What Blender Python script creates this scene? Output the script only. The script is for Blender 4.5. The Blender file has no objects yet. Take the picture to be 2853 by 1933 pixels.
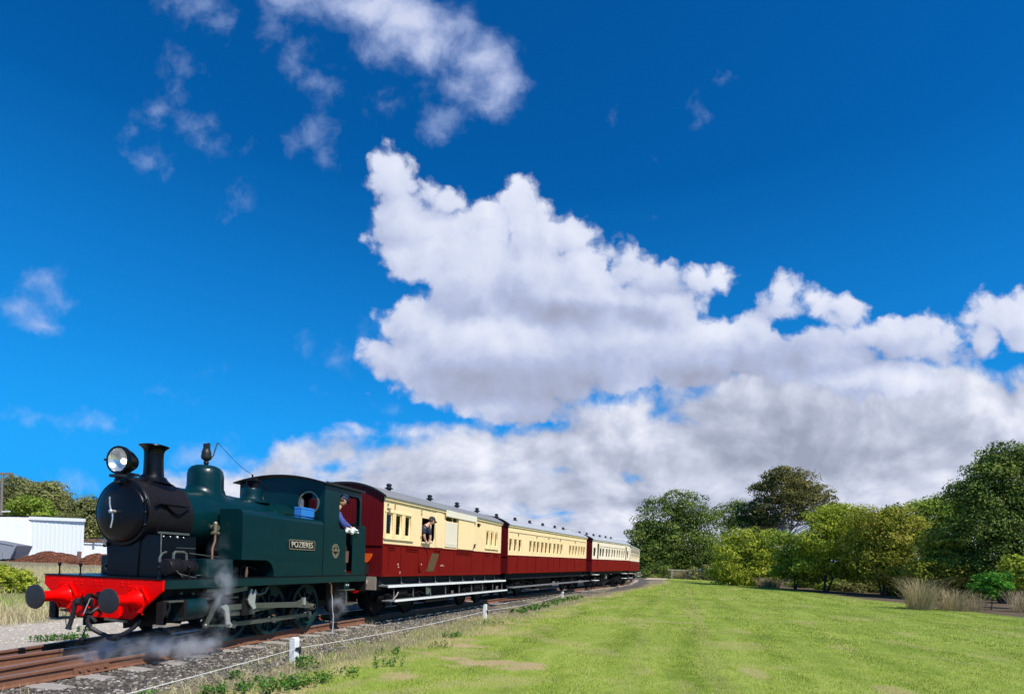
import bpy, bmesh, math, random
import numpy as np
from mathutils import Vector, Matrix
R = math.radians
random.seed(7)
rng = np.random.default_rng(11)
SC = bpy.context.scene
COL = SC.collection

# ------------------------------------------------------------------ camera
# x runs along the train (locomotive front at 0, carriages at +x), -y is the side the viewer stands on, z=0 is the rail head
TH, ROLL, FPX, YH = R(14.237), R(1.929), 1600.0, 1570.3
CAMP = Vector((-7.149, -8.436, 1.623))
FWD = Vector((math.cos(TH), math.sin(TH), 0)); RGT = Vector((math.sin(TH), -math.cos(TH), 0)); UPV = Vector((0, 0, 1))
cr, sr = math.cos(ROLL), math.sin(ROLL)
cx_ = RGT * cr + UPV * sr
cy_ = UPV * cr - RGT * sr
cz_ = -FWD
cam = bpy.data.cameras.new('camera')
cam.sensor_width = 36.0
cam.lens = FPX / 2853.0 * 36.0
cam.shift_y = (YH - 966.5) / 2853.0
cam.clip_end = 3000
cam_o = bpy.data.objects.new('camera', cam)
M = Matrix((cx_, cy_, cz_)).transposed().to_4x4()
M.translation = CAMP
cam_o.matrix_world = M
COL.objects.link(cam_o)
SC.camera = cam_o

# ------------------------------------------------------------------ sun and exposure
SUN_EL = R(51)
sun_dir = Vector((-0.58, -1.0, 0)).normalized() * math.cos(SUN_EL) + Vector((0, 0, math.sin(SUN_EL)))
sl = bpy.data.lights.new('sun', 'SUN')
sl.energy = 5.0
sl.angle = R(0.5)
sl.color = (1.0, 0.955, 0.88)
so = bpy.data.objects.new('sun', sl)
so.rotation_euler = (-sun_dir).to_track_quat('-Z', 'Y').to_euler()
COL.objects.link(so)
SC.view_settings.view_transform = 'Standard'
SC.view_settings.look = 'None'
SC.view_settings.exposure = 0.12
SC.view_settings.gamma = 1.0
SC.view_settings.use_curve_mapping = False
SC.cycles.max_bounces = 6
SC.cycles.transparent_max_bounces = 12
SC.cycles.volume_bounces = 1
SC.cycles.volume_step_rate = 1.0

# ------------------------------------------------------------------ node helper
class NT:
    def __init__(s, tree, flat=False):
        s.flat = flat; s.t = tree; s.n = tree.nodes; s.l = tree.links
    def node(s, typ, **kw):
        nd = s.n.new(typ)
        for k, v in kw.items():
            setattr(nd, k, v)
        return nd
    def put(s, sock, v):
        if isinstance(v, bpy.types.NodeSocket):
            s.l.new(v, sock)
        elif v is not None:
            sock.default_value = v
    def math(s, op, a, b=None, c=None, clamp=False):
        nd = s.n.new('ShaderNodeMath'); nd.operation = op; nd.use_clamp = clamp
        s.put(nd.inputs[0], a); s.put(nd.inputs[1], b)
        if c is not None: s.put(nd.inputs[2], c)
        return nd.outputs[0]
    def vec(s, op, a, b=None, c=None, scale=None):
        nd = s.n.new('ShaderNodeVectorMath'); nd.operation = op
        s.put(nd.inputs[0], a)
        if b is not None: s.put(nd.inputs[1], b)
        if c is not None: s.put(nd.inputs[2], c)
        if scale is not None: s.put(nd.inputs['Scale'], scale)
        return nd.outputs['Value'] if op in ('LENGTH', 'DOT_PRODUCT', 'DISTANCE') else nd.outputs['Vector']
    def noise(s, vec, scale, detail=4, rough=.5, dist=0, out='Fac', norm=True):
        nd = s.n.new('ShaderNodeTexNoise')
        if s.flat: nd.noise_dimensions = '2D'
        if vec is not None: s.put(nd.inputs['Vector'], vec)
        nd.inputs['Scale'].default_value = scale; nd.inputs['Detail'].default_value = detail
        nd.inputs['Roughness'].default_value = rough; nd.inputs['Distortion'].default_value = dist
        nd.normalize = norm
        return nd.outputs[out]
    def ramp(s, fac, stops, interp='LINEAR'):
        nd = s.n.new('ShaderNodeValToRGB'); cr = nd.color_ramp; cr.interpolation = interp
        while len(cr.elements) < len(stops): cr.elements.new(.5)
        for e, (p, c) in zip(cr.elements, stops):
            e.position = p; e.color = (c, c, c, 1) if isinstance(c, (int, float)) else (*c, 1)
        s.put(nd.inputs[0], fac)
        return nd.outputs[0]
    def mix(s, fac, a, b, blend='MIX'):
        nd = s.n.new('ShaderNodeMix'); nd.data_type = 'RGBA'; nd.blend_type = blend
        s.put(nd.inputs[0], fac)
        s.put(nd.inputs[6], a if isinstance(a, bpy.types.NodeSocket) else (*a, 1))
        s.put(nd.inputs[7], b if isinstance(b, bpy.types.NodeSocket) else (*b, 1))
        return nd.outputs[2]
    def sstep(s, x, a, b):
        nd = s.n.new('ShaderNodeMapRange'); nd.interpolation_type = 'SMOOTHSTEP'
        s.put(nd.inputs[0], x); nd.inputs[1].default_value = a; nd.inputs[2].default_value = b
        return nd.outputs[0]
    def comb(s, x, y, z):
        nd = s.n.new('ShaderNodeCombineXYZ'); s.put(nd.inputs[0], x); s.put(nd.inputs[1], y); s.put(nd.inputs[2], z)
        return nd.outputs[0]

# ------------------------------------------------------------------ world: sky with clouds placed by direction
W = bpy.data.worlds.new('World'); SC.world = W; W.use_nodes = True
W.node_tree.nodes.clear()
w = NT(W.node_tree, flat=True)

def sky_uv(px, py):                    # a direction of the photograph, as slopes right and up of a level line along FWD
    u, v = px - 1426.5, py - YH
    return (u * cr + v * sr) / FPX, -(-u * sr + v * cr) / FPX

# every cloud body as ellipses: centre and half axes
CUM = [(1094,492,62,84),(1108,600,80,110),(1130,690,70,80),(1222,550,58,56),(1180,620,60,50),(1200,650,90,110),(1437,552,54,62),(1365,590,62,46),(1500,610,40,44),(1300,700,170,130),(1460,640,80,80),
       (1590,650,76,56),(1640,720,90,80),(1480,760,190,120),(1755,730,76,58),(1700,770,60,50),(1830,760,90,60),(1935,770,62,40),(2005,755,34,24),(1850,850,130,90),
       (1170,900,110,80),(1120,980,110,75),(1250,960,200,140),(1230,1050,150,70),(1420,980,260,150),(1420,1110,170,60),(1700,950,260,140),(1930,960,200,120),
       (2187,815,44,50),(2160,850,90,50),(2300,832,64,42),(2368,860,42,46),(2110,890,75,55),(2080,960,160,90),(2280,990,200,80),(2420,930,70,50),(2540,910,110,60),(2600,960,90,70),
       (2400,1040,240,60),(2510,955,90,60),(1600,1060,90,40),
       (2790,860,85,70),(2853,880,80,95),(2740,920,60,50)]
DECK = [(1560,1240,400,70),(1200,1290,260,45),(1500,1360,420,70),(1980,1140,220,75),(2300,1120,300,110),(2000,1260,420,130),(2350,1300,500,170),(2760,1140,230,75),(2700,1280,420,190),
        (1900,1400,600,80),(1700,1200,120,50),(2550,1060,110,45),(960,1275,110,28),(2300,1500,800,90),(1150,1370,430,75),(820,1350,260,45),(1500,1480,500,60)]
TOPC = [(1000,20,140,70),(1130,60,150,110),(1270,60,70,60),(1200,140,150,80),(1340,160,110,70),(1400,230,60,80),(1370,300,60,55),(1290,250,70,60),(1050,130,60,50),(800,-10,90,40),
        (130,785,40,32),(180,842,40,26),(50,866,56,24),(118,906,46,14),(948,1000,38,38),(590,1278,70,36),(700,1298,80,36),(1060,1290,60,20)]
WISP = [(560,20,95,60),(600,60,60,60),(770,80,52,50),(830,160,55,50),(900,240,60,45),(505,210,50,80),(450,315,40,35),(520,350,60,40),(600,395,70,35),(380,360,40,45),(430,440,45,50),
        (870,360,60,60),(900,430,35,40),(1090,300,60,50),(1230,330,70,70),(660,555,50,50),(860,20,110,40),(1050,900,60,40),
        (872,962,22,22),(115,1155,115,32),(300,1180,110,28),(410,1185,50,20),(880,1085,26,18),(585,1020,24,16),(880,1085,24,16),
        (590,1275,75,45),(500,1300,60,40),(700,1290,80,40),(780,1330,90,45),(190,1340,70,45),(900,1270,60,22),(980,1190,60,30),(1100,1140,40,20),(435,1100,45,12),(1955,330,24,40),(1820,600,30,14),(1700,340,16,18),
        (1990,200,20,24),(1835,445,16,18)]
WISP = [(x, y, a*1.18, b*1.18) for x, y, a, b in WISP]
SHADE = [(1620,880,300,50),(1430,1085,330,70),(1560,1150,180,60),(2290,990,330,60),(2100,1190,420,60),(1950,1060,220,50),(2640,1000,90,45),(1600,1270,330,28),(2350,1290,420,60),
         (1750,1390,460,30),(1850,800,120,30),(2050,860,160,30),(2700,1230,300,50),(1300,1330,200,22),(1300,850,160,45),(2500,1450,400,50),(1100,30,150,50)]

def sdf_group(name, items, k=0.03):
    g = bpy.data.node_groups.new(name, 'ShaderNodeTree')
    g.interface.new_socket('P', in_out='INPUT', socket_type='NodeSocketVector')
    g.interface.new_socket('D', in_out='OUTPUT', socket_type='NodeSocketFloat')
    h = NT(g)
    gi = g.nodes.new('NodeGroupInput'); go = g.nodes.new('NodeGroupOutput')
    acc = None
    for (x, y, rx, ry) in items:
        a, b = sky_uv(x, y); ra, rb = rx / FPX, ry / FPX
        q = h.vec('MULTIPLY_ADD', gi.outputs[0], (1 / ra, 1 / rb, 0), (-a / ra, -b / rb, 0))
        ln = h.vec('LENGTH', q)
        rm = (min(ra, rb) * .75 + max(ra, rb) * .25)
        d = h.math('MULTIPLY_ADD', ln, rm, -rm)
        acc = d if acc is None else h.math('SMOOTH_MIN', acc, d, k)
    g.links.new(acc, go.inputs[0])
    return g
CUM = [(x, y + 14, a, b) for x, y, a, b in CUM] + [(1330,835,190,75),(1600,825,200,85),(1800,830,120,60),(1180,900,120,90)]
G_cum = sdf_group('cumulus_bodies', CUM, .013)
G_deck = sdf_group('cloud_deck', DECK, .04)
G_top = sdf_group('high_cloud', TOPC, .04)
G_wisp = sdf_group('cloud_wisps', WISP, .012)
G_shade = sdf_group('cloud_bases', SHADE, .04)
def field(g, P):
    nd = w.n.new('ShaderNodeGroup'); nd.node_tree = g; w.l.new(P, nd.inputs[0]); return nd.outputs[0]

tc = w.n.new('ShaderNodeTexCoord'); D = tc.outputs['Generated']
df = w.vec('DOT_PRODUCT', D, tuple(FWD)); dr = w.vec('DOT_PRODUCT', D, tuple(RGT)); du = w.vec('DOT_PRODUCT', D, (0, 0, 1))
dfc = w.math('MAXIMUM', df, .05)
U = w.math('DIVIDE', dr, dfc); V = w.math('DIVIDE', du, dfc)
P = w.comb(U, V, 0.0)
front = w.sstep(df, .30, .45)
# perspective flattening of the deck towards the horizon
den = w.math('ADD', w.math('ABSOLUTE', du), .26)
Q = w.comb(w.math('DIVIDE', dr, den), w.math('DIVIDE', df, den), 0.0)

def warp(P, seedoff):
    n1 = w.noise(w.vec('ADD', P, seedoff), 5.5, 2, .5, out='Color')
    n2 = w.noise(w.vec('ADD', P, seedoff), 24, 4, .6, out='Color')
    a = w.vec('MULTIPLY', w.vec('SUBTRACT', n1, (.5, .5, .5)), (.036, .036, 0))
    b = w.vec('MULTIPLY', w.vec('SUBTRACT', n2, (.5, .5, .5)), (.022, .022, 0))
    return w.vec('ADD', w.vec('ADD', P, a), b)

def puffs(Pv, scale, detail=3):        # cauliflower relief
    v = w.n.new('ShaderNodeTexVoronoi'); v.voronoi_dimensions = '2D'; v.feature = 'SMOOTH_F1'; v.inputs['Smoothness'].default_value = .5
    w.l.new(Pv, v.inputs['Vector']); v.inputs['Scale'].default_value = scale
    v.inputs['Detail'].default_value = 1.6; v.inputs['Roughness'].default_value = .6; v.inputs['Lacunarity'].default_value = 2.3
    v.normalize = True
    return v.outputs['Distance']

PW = warp(P, (3.1, 7.7, 0))
def body(Pin):
    dc = field(G_cum, Pin)
    pf = puffs(Pin, 13)
    fine = w.noise(Pin, 30, 6, .65)
    h = w.math('SUBTRACT', w.math('MULTIPLY', w.math('SUBTRACT', .42, pf), .08), dc)
    return w.math('ADD', h, w.math('MULTIPLY', w.math('SUBTRACT', fine, .5), .032)), fine
h0, fine0 = body(PW)
sh = w.vec('ADD', PW, (0.016, 0.026, 0))
h1, fine1 = body(sh)
cum_a = w.sstep(h0, .000, .024)
edge_soft = w.sstep(h0, -.01, .11)
relief = w.math('SUBTRACT', h0, h1)    # positive where the side that faces the sun
relief = w.math('MULTIPLY', relief, 7.0)

# deck: flat based layer seen towards the horizon
QL = w.comb(U, w.math('MULTIPLY', w.math('LOGARITHM', w.math('ADD', w.math('MAXIMUM', V, 0.0), .10), 2.718), .40), 0.0)
nd1 = w.math('ADD', w.math('MULTIPLY', w.noise(QL, 5.5, 7, .56, .25), .75), w.math('MULTIPLY', w.math('SUBTRACT', 1.0, puffs(QL, 11)), .25))
QL2 = w.vec('ADD', QL, (.022, .032, 0))
nd2 = w.math('ADD', w.math('MULTIPLY', w.noise(QL2, 5.5, 5, .56, .25), .75), w.math('MULTIPLY', w.math('SUBTRACT', 1.0, puffs(QL2, 11)), .25))
dd = field(G_deck, warp(P, (1.3, 2.2, 0)))
hd = w.math('SUBTRACT', w.math('MULTIPLY', w.math('SUBTRACT', nd1, .50), .30), dd)
deck_a = w.sstep(hd, -.02, .04)
deck_rel = w.math('MULTIPLY', w.math('SUBTRACT', nd1, nd2), 2.2)

# soft high cloud and wisps
PT = warp(P, (9.3, 4.1, 0))
nf = w.noise(PT, 10, 7, .60, .1)
dt = field(G_top, PT)
ht = w.math('SUBTRACT', w.math('MULTIPLY', w.math('SUBTRACT', nf, .5), .11), dt)
top_a = w.math('MULTIPLY', w.sstep(ht, -.012, .075), .95)
dw = field(G_wisp, warp(P, (5.7, 8.8, 0)))
hw = w.math('SUBTRACT', w.math('MULTIPLY', w.math('SUBTRACT', w.noise(PT, 15, 6, .60, .1), .52), .13), dw)
wisp_a = w.math('MULTIPLY', w.sstep(hw, -.004, .10), .50)

# the rest of the dome outside the picture: the same scattered fair-weather cloud
nb = w.noise(Q, .7, 8, .6, .2)
back_a = w.math('MULTIPLY', w.sstep(nb, .56, .68), .9)
back_a = w.math('MULTIPLY', back_a, w.sstep(du, .0, .08))

def F_(a): return w.math('MULTIPLY', a, front)
shd = w.sstep(field(G_shade, PW), .03, -.05)

# cloud colours as radiance (before the strength of .1)
k = w.math('ADD', w.math('MULTIPLY', relief, .62), .52)
k = w.math('SUBTRACT', k, w.math('MULTIPLY', shd, .28))
k = w.math('ADD', k, w.math('MULTIPLY', w.math('SUBTRACT', w.noise(PW, 7, 4, .5), .5), .5))
k = w.math('SUBTRACT', k, w.math('MULTIPLY', w.sstep(h0, .03, .15), .20), clamp=True)
def c10(*v): return tuple(x * 10 for x in v)
ccol = w.ramp(k, [(0, (.33, .36, .48)), (.28, (.42, .48, .68)), (.55, (.62, .67, .83)), (.8, (.78, .81, .91)), (1, (.92, .93, .97))])
kd = w.math('ADD', deck_rel, w.math('ADD', .57, w.math('MULTIPLY', w.math('SUBTRACT', w.noise(QL, 3.0, 3, .5), .5), .9)))
kd = w.math('SUBTRACT', kd, w.math('MULTIPLY', shd, .12), clamp=True)
dcol = w.ramp(kd, [(0, (.31, .35, .46)), (.3, (.42, .46, .59)), (.6, (.57, .61, .74)), (1, (.82, .84, .93))])
# clear sky
sky = w.n.new('ShaderNodeTexSky'); sky.sky_type = 'NISHITA'; sky.sun_disc = False
sky.sun_elevation = SUN_EL; sky.sun_rotation = math.atan2(sun_dir.x, sun_dir.y)
sky.altitude = 0; sky.air_density = 1.0; sky.dust_density = .3; sky.ozone_density = 3.0
hs = w.n.new('ShaderNodeHueSaturation'); w.l.new(sky.outputs[0], hs.inputs['Color'])
hs.inputs['Saturation'].default_value = 1.3; hs.inputs['Value'].default_value = 1.0; hs.inputs['Hue'].default_value = .5
clear = w.mix(1.0, hs.outputs[0], (.05, .87, 1.24), 'MULTIPLY')
elev = w.ramp(du, [(0, 1.0), (.05, .92), (.30, .30), (.55, 0.0)])
clear = w.mix(elev, clear, (.18, 3.3, 9.0))
c = w.mix(wisp_a, clear, (5.4, 6.6, 9.4))
tcol = w.ramp(w.sstep(ht, .0, .12), [(0, (.45, .55, .84)), (1, (.66, .68, .80))])
c = w.mix(top_a, c, w.vec('SCALE', tcol, scale=10.0))
def BG(col, st=.1):
    b = w.n.new('ShaderNodeBackground'); w.put(b.inputs[0], col); b.inputs[1].default_value = st; return b.outputs[0]
def MX(fac, a, b):
    m = w.n.new('ShaderNodeMixShader'); w.l.new(fac, m.inputs[0]); w.l.new(a, m.inputs[1]); w.l.new(b, m.inputs[2]); return m.outputs[0]
S = MX(deck_a, BG(c), BG(dcol, 1.0))
S = MX(cum_a, S, BG(ccol, 1.0))
OUTS = MX(back_a, BG(clear), BG(dcol, 1.0))
S = MX(front, OUTS, S)
wo = w.n.new('ShaderNodeOutputWorld'); w.l.new(S, wo.inputs[0])
W.cycles.sampling_method = 'MANUAL'; W.cycles.sample_map_resolution = 512

# ------------------------------------------------------------------ mesh helpers
class MB:
    """collects geometry; build() links it as one mesh object"""
    def __init__(s): s.v = []; s.f = []; s.smooth = []
    def add(s, vs, fs, smooth=False):
        o = len(s.v); s.v += [tuple(v) for v in vs]; s.f += [tuple(i + o for i in f) for f in fs]; s.smooth += [smooth] * len(fs)
        return s
    def box(s, x0, x1, y0, y1, z0, z1, m=None):
        vs = [Vector(p) for p in ((x0,y0,z0),(x1,y0,z0),(x1,y1,z0),(x0,y1,z0),(x0,y0,z1),(x1,y0,z1),(x1,y1,z1),(x0,y1,z1))]
        if m is not None: vs = [m @ v for v in vs]
        return s.add(vs, [(0,3,2,1),(4,5,6,7),(0,1,5,4),(1,2,6,5),(2,3,7,6),(3,0,4,7)])
    def cbox(s, c, d, m=None):
        return s.box(c[0]-d[0]/2, c[0]+d[0]/2, c[1]-d[1]/2, c[1]+d[1]/2, c[2]-d[2]/2, c[2]+d[2]/2, m)
    def bar(s, a, b, wd, ht, up=(0,0,1)):
        a, b = Vector(a), Vector(b); d = (b - a); L = d.length; d.normalize()
        y = Vector(up).cross(d)
        if y.length < 1e-5: y = Vector((0,1,0)).cross(d)
        y.normalize(); z = d.cross(y)
        m = Matrix((d, y, z)).transposed().to_4x4(); m.translation = a
        return s.box(0, L, -wd/2, wd/2, -ht/2, ht/2, m)
    def tube(s, pts, r, n=8, caps=True, smooth=True):
        pts = [Vector(p) for p in pts]; rr = r if isinstance(r, (list, tuple)) else [r] * len(pts)
        rings = []; prev = None
        for i, p in enumerate(pts):
            if i == 0: d = pts[1] - p
            elif i == len(pts) - 1: d = p - pts[i-1]
            else: d = (pts[i+1] - p).normalized() + (p - pts[i-1]).normalized()
            d.normalize()
            if prev is None:
                a = Vector((0,0,1)) if abs(d.z) < .9 else Vector((1,0,0))
                u = d.cross(a).normalized()
            else:
                u = (prev - d * prev.dot(d)).normalized()
            prev = u; v = d.cross(u)
            rings.append([p + (u * math.cos(t) + v * math.sin(t)) * rr[i] for t in [2*math.pi*k/n for k in range(n)]])
        vs = [q for ring in rings for q in ring]; fs = []
        for i in range(len(pts)-1):
            for k in range(n):
                a, b = i*n+k, i*n+(k+1)%n; fs.append((a, b, b+n, a+n))
        s.add(vs, fs, smooth)
        if caps:
            s.add(rings[0], [tuple(range(n))[::-1]]); s.add(rings[-1], [tuple(range(n))])
        return s
    def lathe(s, prof, origin=(0,0,0), axis='z', n=24, smooth=True, caps=True):
        """prof: (radius, height) pairs along the axis"""
        o = Vector(origin)
        ax = {'z': (Vector((1,0,0)),Vector((0,1,0)),Vector((0,0,1))), 'x': (Vector((0,1,0)),Vector((0,0,1)),Vector((1,0,0))), 'y': (Vector((0,0,1)),Vector((1,0,0)),Vector((0,1,0)))}[axis] if isinstance(axis, str) else None
        if ax is None:
            d = Vector(axis).normalized(); a = Vector((0,0,1)) if abs(d.z) < .9 else Vector((1,0,0))
            u = a.cross(d).normalized(); ax = (u, d.cross(u), d)
        vs = []; fs = []
        for r, h in prof:
            r = max(r, 1e-4)
            for k in range(n):
                t = 2*math.pi*k/n; vs.append(o + ax[0]*(r*math.cos(t)) + ax[1]*(r*math.sin(t)) + ax[2]*h)
        for i in range(len(prof)-1):
            for k in range(n):
                a, b = i*n+k, i*n+(k+1)%n; fs.append((a, b, b+n, a+n))
        s.add(vs, fs, smooth)
        if caps: s.add(vs[:n], [tuple(range(n))[::-1]]); s.add(vs[-n:], [tuple(range(n))])
        return s
    def ball(s, c, r, n=10, m=6, sc=(1,1,1)):
        prof = [(r*math.sin(math.pi*i/m), -r*math.cos(math.pi*i/m)) for i in range(m+1)]
        t = MB().lathe(prof, (0,0,0), 'z', n)
        return s.add([(c[0]+v[0]*sc[0], c[1]+v[1]*sc[1], c[2]+v[2]*sc[2]) for v in t.v], t.f, True)
    def prism(s, poly, axis, a0, a1):
        """poly in the two other axes, extruded along axis ('x': (y,z), 'y': (x,z), 'z': (x,y))"""
        def P3(p, a): return {'x': (a, p[0], p[1]), 'y': (p[0], a, p[1]), 'z': (p[0], p[1], a)}[axis]
        n = len(poly); vs = [P3(p, a0) for p in poly] + [P3(p, a1) for p in poly]
        fs = [tuple(range(n))[::-1], tuple(range(n, 2*n))] + [(i, (i+1)%n, (i+1)%n+n, i+n) for i in range(n)]
        return s.add(vs, fs)
    def build(s, name, m, parent=None, bevel=0, matrix=None, segs=2):
        me = bpy.data.meshes.new(name)
        me.from_pydata(s.v, [], s.f); me.validate()
        bm = bmesh.new(); bm.from_mesh(me); bmesh.ops.recalc_face_normals(bm, faces=bm.faces); bm.to_mesh(me); bm.free()
        if len(me.polygons) == len(s.smooth):
            me.polygons.foreach_set('use_smooth', s.smooth)
        if any(s.smooth):
            me.polygons.foreach_set('use_smooth', [True] * len(me.polygons)); me.set_sharp_from_angle(angle=R(38))
        me.materials.append(m)
        o = bpy.data.objects.new(name, me); COL.objects.link(o)
        if parent: o.parent = parent
        if matrix is not None: o.matrix_local = matrix
        if bevel:
            md = o.modifiers.new('bevel', 'BEVEL'); md.width = bevel; md.segments = segs; md.limit_method = 'ANGLE'; md.angle_limit = R(35); md.harden_normals = False
        return o

def plate(name, outer, holes, thick, m, parent, mat4, bevel=0.0):
    """flat plate with real openings: outlines in local x,y, thickness along z (centred)"""
    cu = bpy.data.curves.new(name, 'CURVE'); cu.dimensions = '2D'; cu.fill_mode = 'BOTH'; cu.extrude = thick / 2
    if bevel: cu.bevel_depth = bevel; cu.offset = -bevel
    for poly in [outer] + holes:
        sp = cu.splines.new('POLY'); sp.points.add(len(poly) - 1); sp.use_cyclic_u = True
        for p, q in zip(sp.points, poly): p.co = (q[0], q[1], 0, 1)
    t = bpy.data.objects.new('temp_curve', cu); COL.objects.link(t)
    dg = bpy.context.evaluated_depsgraph_get()
    me = bpy.data.meshes.new_from_object(t.evaluated_get(dg))
    bpy.data.objects.remove(t); bpy.data.curves.remove(cu)
    me.name = name; me.materials.clear(); me.materials.append(m)
    o = bpy.data.objects.new(name, me); COL.objects.link(o)
    if parent: o.parent = parent
    o.matrix_local = mat4
    return o
# local x -> x, local y -> z, local z -> -y : a plate seen from the near side
def side_m(y, x=0, z=0): return Matrix(((1,0,0,x),(0,0,-1,y),(0,1,0,z),(0,0,0,1)))
# local x -> -y (towards viewer's right), local y -> z, local z -> -x : a plate facing the front
def front_m(x, y=0, z=0): return Matrix(((0,0,-1,x),(-1,0,0,y),(0,1,0,z),(0,0,0,1)))
def rrect(x0, z0, x1, z1, r, n=5):
    out = []
    for cx, cz, a0 in ((x1-r, z0+r, -90), (x1-r, z1-r, 0), (x0+r, z1-r, 90), (x0+r, z0+r, 180)):
        for k in range(n+1):
            a = R(a0 + 90*k/n); out.append((cx + r*math.cos(a), cz + r*math.sin(a)))
    return out
def rect(x0, z0, x1, z1): return [(x0,z0),(x1,z0),(x1,z1),(x0,z1)]
def circ(x, z, r, n=24): return [(x + r*math.cos(2*math.pi*k/n), z + r*math.sin(2*math.pi*k/n)) for k in range(n)]
def text_mesh(name, body, size, extrude, m, parent, mat4, offset=0, spacing=1.0):
    cu = bpy.data.curves.new(name, 'FONT'); cu.body = body; cu.size = size; cu.extrude = extrude; cu.align_x = 'CENTER'; cu.align_y = 'CENTER'; cu.offset = offset; cu.space_character = spacing
    t = bpy.data.objects.new('temp_text', cu); COL.objects.link(t)
    me = bpy.data.meshes.new_from_object(t.evaluated_get(bpy.context.evaluated_depsgraph_get()))
    bpy.data.objects.remove(t); bpy.data.curves.remove(cu)
    me.name = name; me.materials.clear(); me.materials.append(m)
    o = bpy.data.objects.new(name, me); COL.objects.link(o); o.parent = parent; o.matrix_local = mat4
    return o
def tag(o, label=None, cat=None, group=None, kind=None):
    if label: o['label'] = label
    if cat: o['category'] = cat
    if group: o['group'] = group
    if kind: o['kind'] = kind
    return o
def thing(name, label, cat, loc=(0,0,0), rz=0, group=None):
    o = bpy.data.objects.new(name, None); COL.objects.link(o); o.location = loc; o.rotation_euler = (0,0,rz); o.empty_display_size = .2
    return tag(o, label, cat, group)
def copy_tree(o, parent=None):
    c = o.copy(); COL.objects.link(c); c.parent = parent
    for ch in [x for x in COL.objects if x.parent == o]: copy_tree(ch, c)
    return c
def inst(src, parent, loc, rot=(0,0,0), scale=None):
    c = src.copy(); COL.objects.link(c); c.parent = parent; c.location = loc; c.rotation_euler = rot
    if scale: c.scale = scale
    return c
def np_mesh(name, verts, faces, m, attr=None):
    """fast mesh from arrays; faces is (n,3) or (n,4)"""
    me = bpy.data.meshes.new(name); nv, nf, k = len(verts), len(faces), faces.shape[1]
    me.vertices.add(nv); me.vertices.foreach_set('co', verts.astype(np.float32).ravel())
    me.loops.add(nf * k); me.loops.foreach_set('vertex_index', faces.astype(np.int32).ravel())
    me.polygons.add(nf); me.polygons.foreach_set('loop_start', np.arange(0, nf * k, k, dtype=np.int32))
    me.update(calc_edges=True); me.materials.append(m)
    if attr is not None:
        a = me.attributes.new('tint', 'FLOAT', 'FACE'); a.data.foreach_set('value', attr.astype(np.float32))
    return me

# ------------------------------------------------------------------ materials
def new_mat(name):
    m = bpy.data.materials.new(name); m.use_nodes = True; m.node_tree.nodes.clear()
    h = NT(m.node_tree); out = h.node('ShaderNodeOutputMaterial'); b = h.node('ShaderNodeBsdfPrincipled'); h.l.new(b.outputs[0], out.inputs[0])
    return m, h, b, out
def paint(name, col, rough=.4, metal=0, var=.12, scale=6, bump=.0, bscale=60, coat=0, dirt=None, dirt_amt=.3, spec=.5, stretch=(1,1,1)):
    """painted or plain surface with soft wear in colour and gloss"""
    m, h, b, out = new_mat(name)
    tc = h.node('ShaderNodeTexCoord').outputs['Object']
    v = h.vec('MULTIPLY', tc, stretch)
    n = h.noise(v, scale, 6, .6)
    dark = tuple(c * (1 - var) for c in col); lite = tuple(min(1, c * (1 + var)) for c in col)
    c = h.mix(n, dark, lite)
    if dirt is not None:
        n2 = h.noise(v, scale * .6, 8, .7, .4)
        c = h.mix(h.math('MULTIPLY', h.sstep(n2, .5, .75), dirt_amt), c, dirt)
    h.put(b.inputs['Base Color'], c)
    h.put(b.inputs['Roughness'], h.math('ADD', rough - .06, h.math('MULTIPLY', h.noise(v, scale * 2.3, 5, .6), .14)))
    b.inputs['Metallic'].default_value = metal; b.inputs['Specular IOR Level'].default_value = spec
    if coat: b.inputs['Coat Weight'].default_value = coat; b.inputs['Coat Roughness'].default_value = .06
    if bump:
        bp = h.node('ShaderNodeBump'); bp.inputs['Strength'].default_value = bump; bp.inputs['Distance'].default_value = .01
        h.put(bp.inputs['Height'], h.noise(v, bscale, 5, .6)); h.l.new(bp.outputs[0], b.inputs['Normal'])
    return m
M_ = {}
M_['green'] = paint('locomotive_green', (.0004, .022, .025), .32, var=.25, dirt=(.010,.016,.014), dirt_amt=.45, scale=2.5, coat=.12, bump=.03, bscale=9, spec=.3)
M_['green_dull'] = paint('wheel_green', (.003, .028, .028), .5, dirt=(.006,.006,.006), dirt_amt=.9, scale=7, spec=.3)
M_['black'] = paint('gloss_black', (.003, .003, .004), .30, coat=.03, bump=.02, bscale=12, spec=.25)
M_['blackm'] = paint('smokebox_black', (.012, .010, .012), .42, var=.3, bump=.2, bscale=80, dirt=(.03,.026,.024), dirt_amt=.35, spec=.12)
M_['chassis'] = paint('chassis_black', (.007, .006, .006), .65, spec=.3, dirt=(.028,.018,.012), dirt_amt=.4, bump=.3)
M_['red'] = paint('signal_red', (.86, .001, .0005), .42, var=.05, coat=.04, spec=.08, dirt=(.55,.004,.002), dirt_amt=.5)
M_['buffer'] = paint('buffer_face', (.03, .03, .034), .5, metal=.3, dirt=(.08,.07,.06), dirt_amt=.4, bump=.3, scale=12)
M_['steel'] = paint('worn_steel', (.21, .205, .165), .42, metal=.75, dirt=(.07,.06,.035), dirt_amt=.6, scale=9)
M_['bright'] = paint('bright_steel', (.62, .62, .60), .3, metal=.6, dirt=(.2,.18,.15), dirt_amt=.3)
M_['brass'] = paint('dull_brass', (.36, .30, .20), .4, metal=.7, dirt=(.08,.07,.05), dirt_amt=.5)
M_['copper'] = paint('copper_pipe', (.42, .22, .13), .4, metal=.6, dirt=(.1,.08,.06), dirt_amt=.5)
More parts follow.
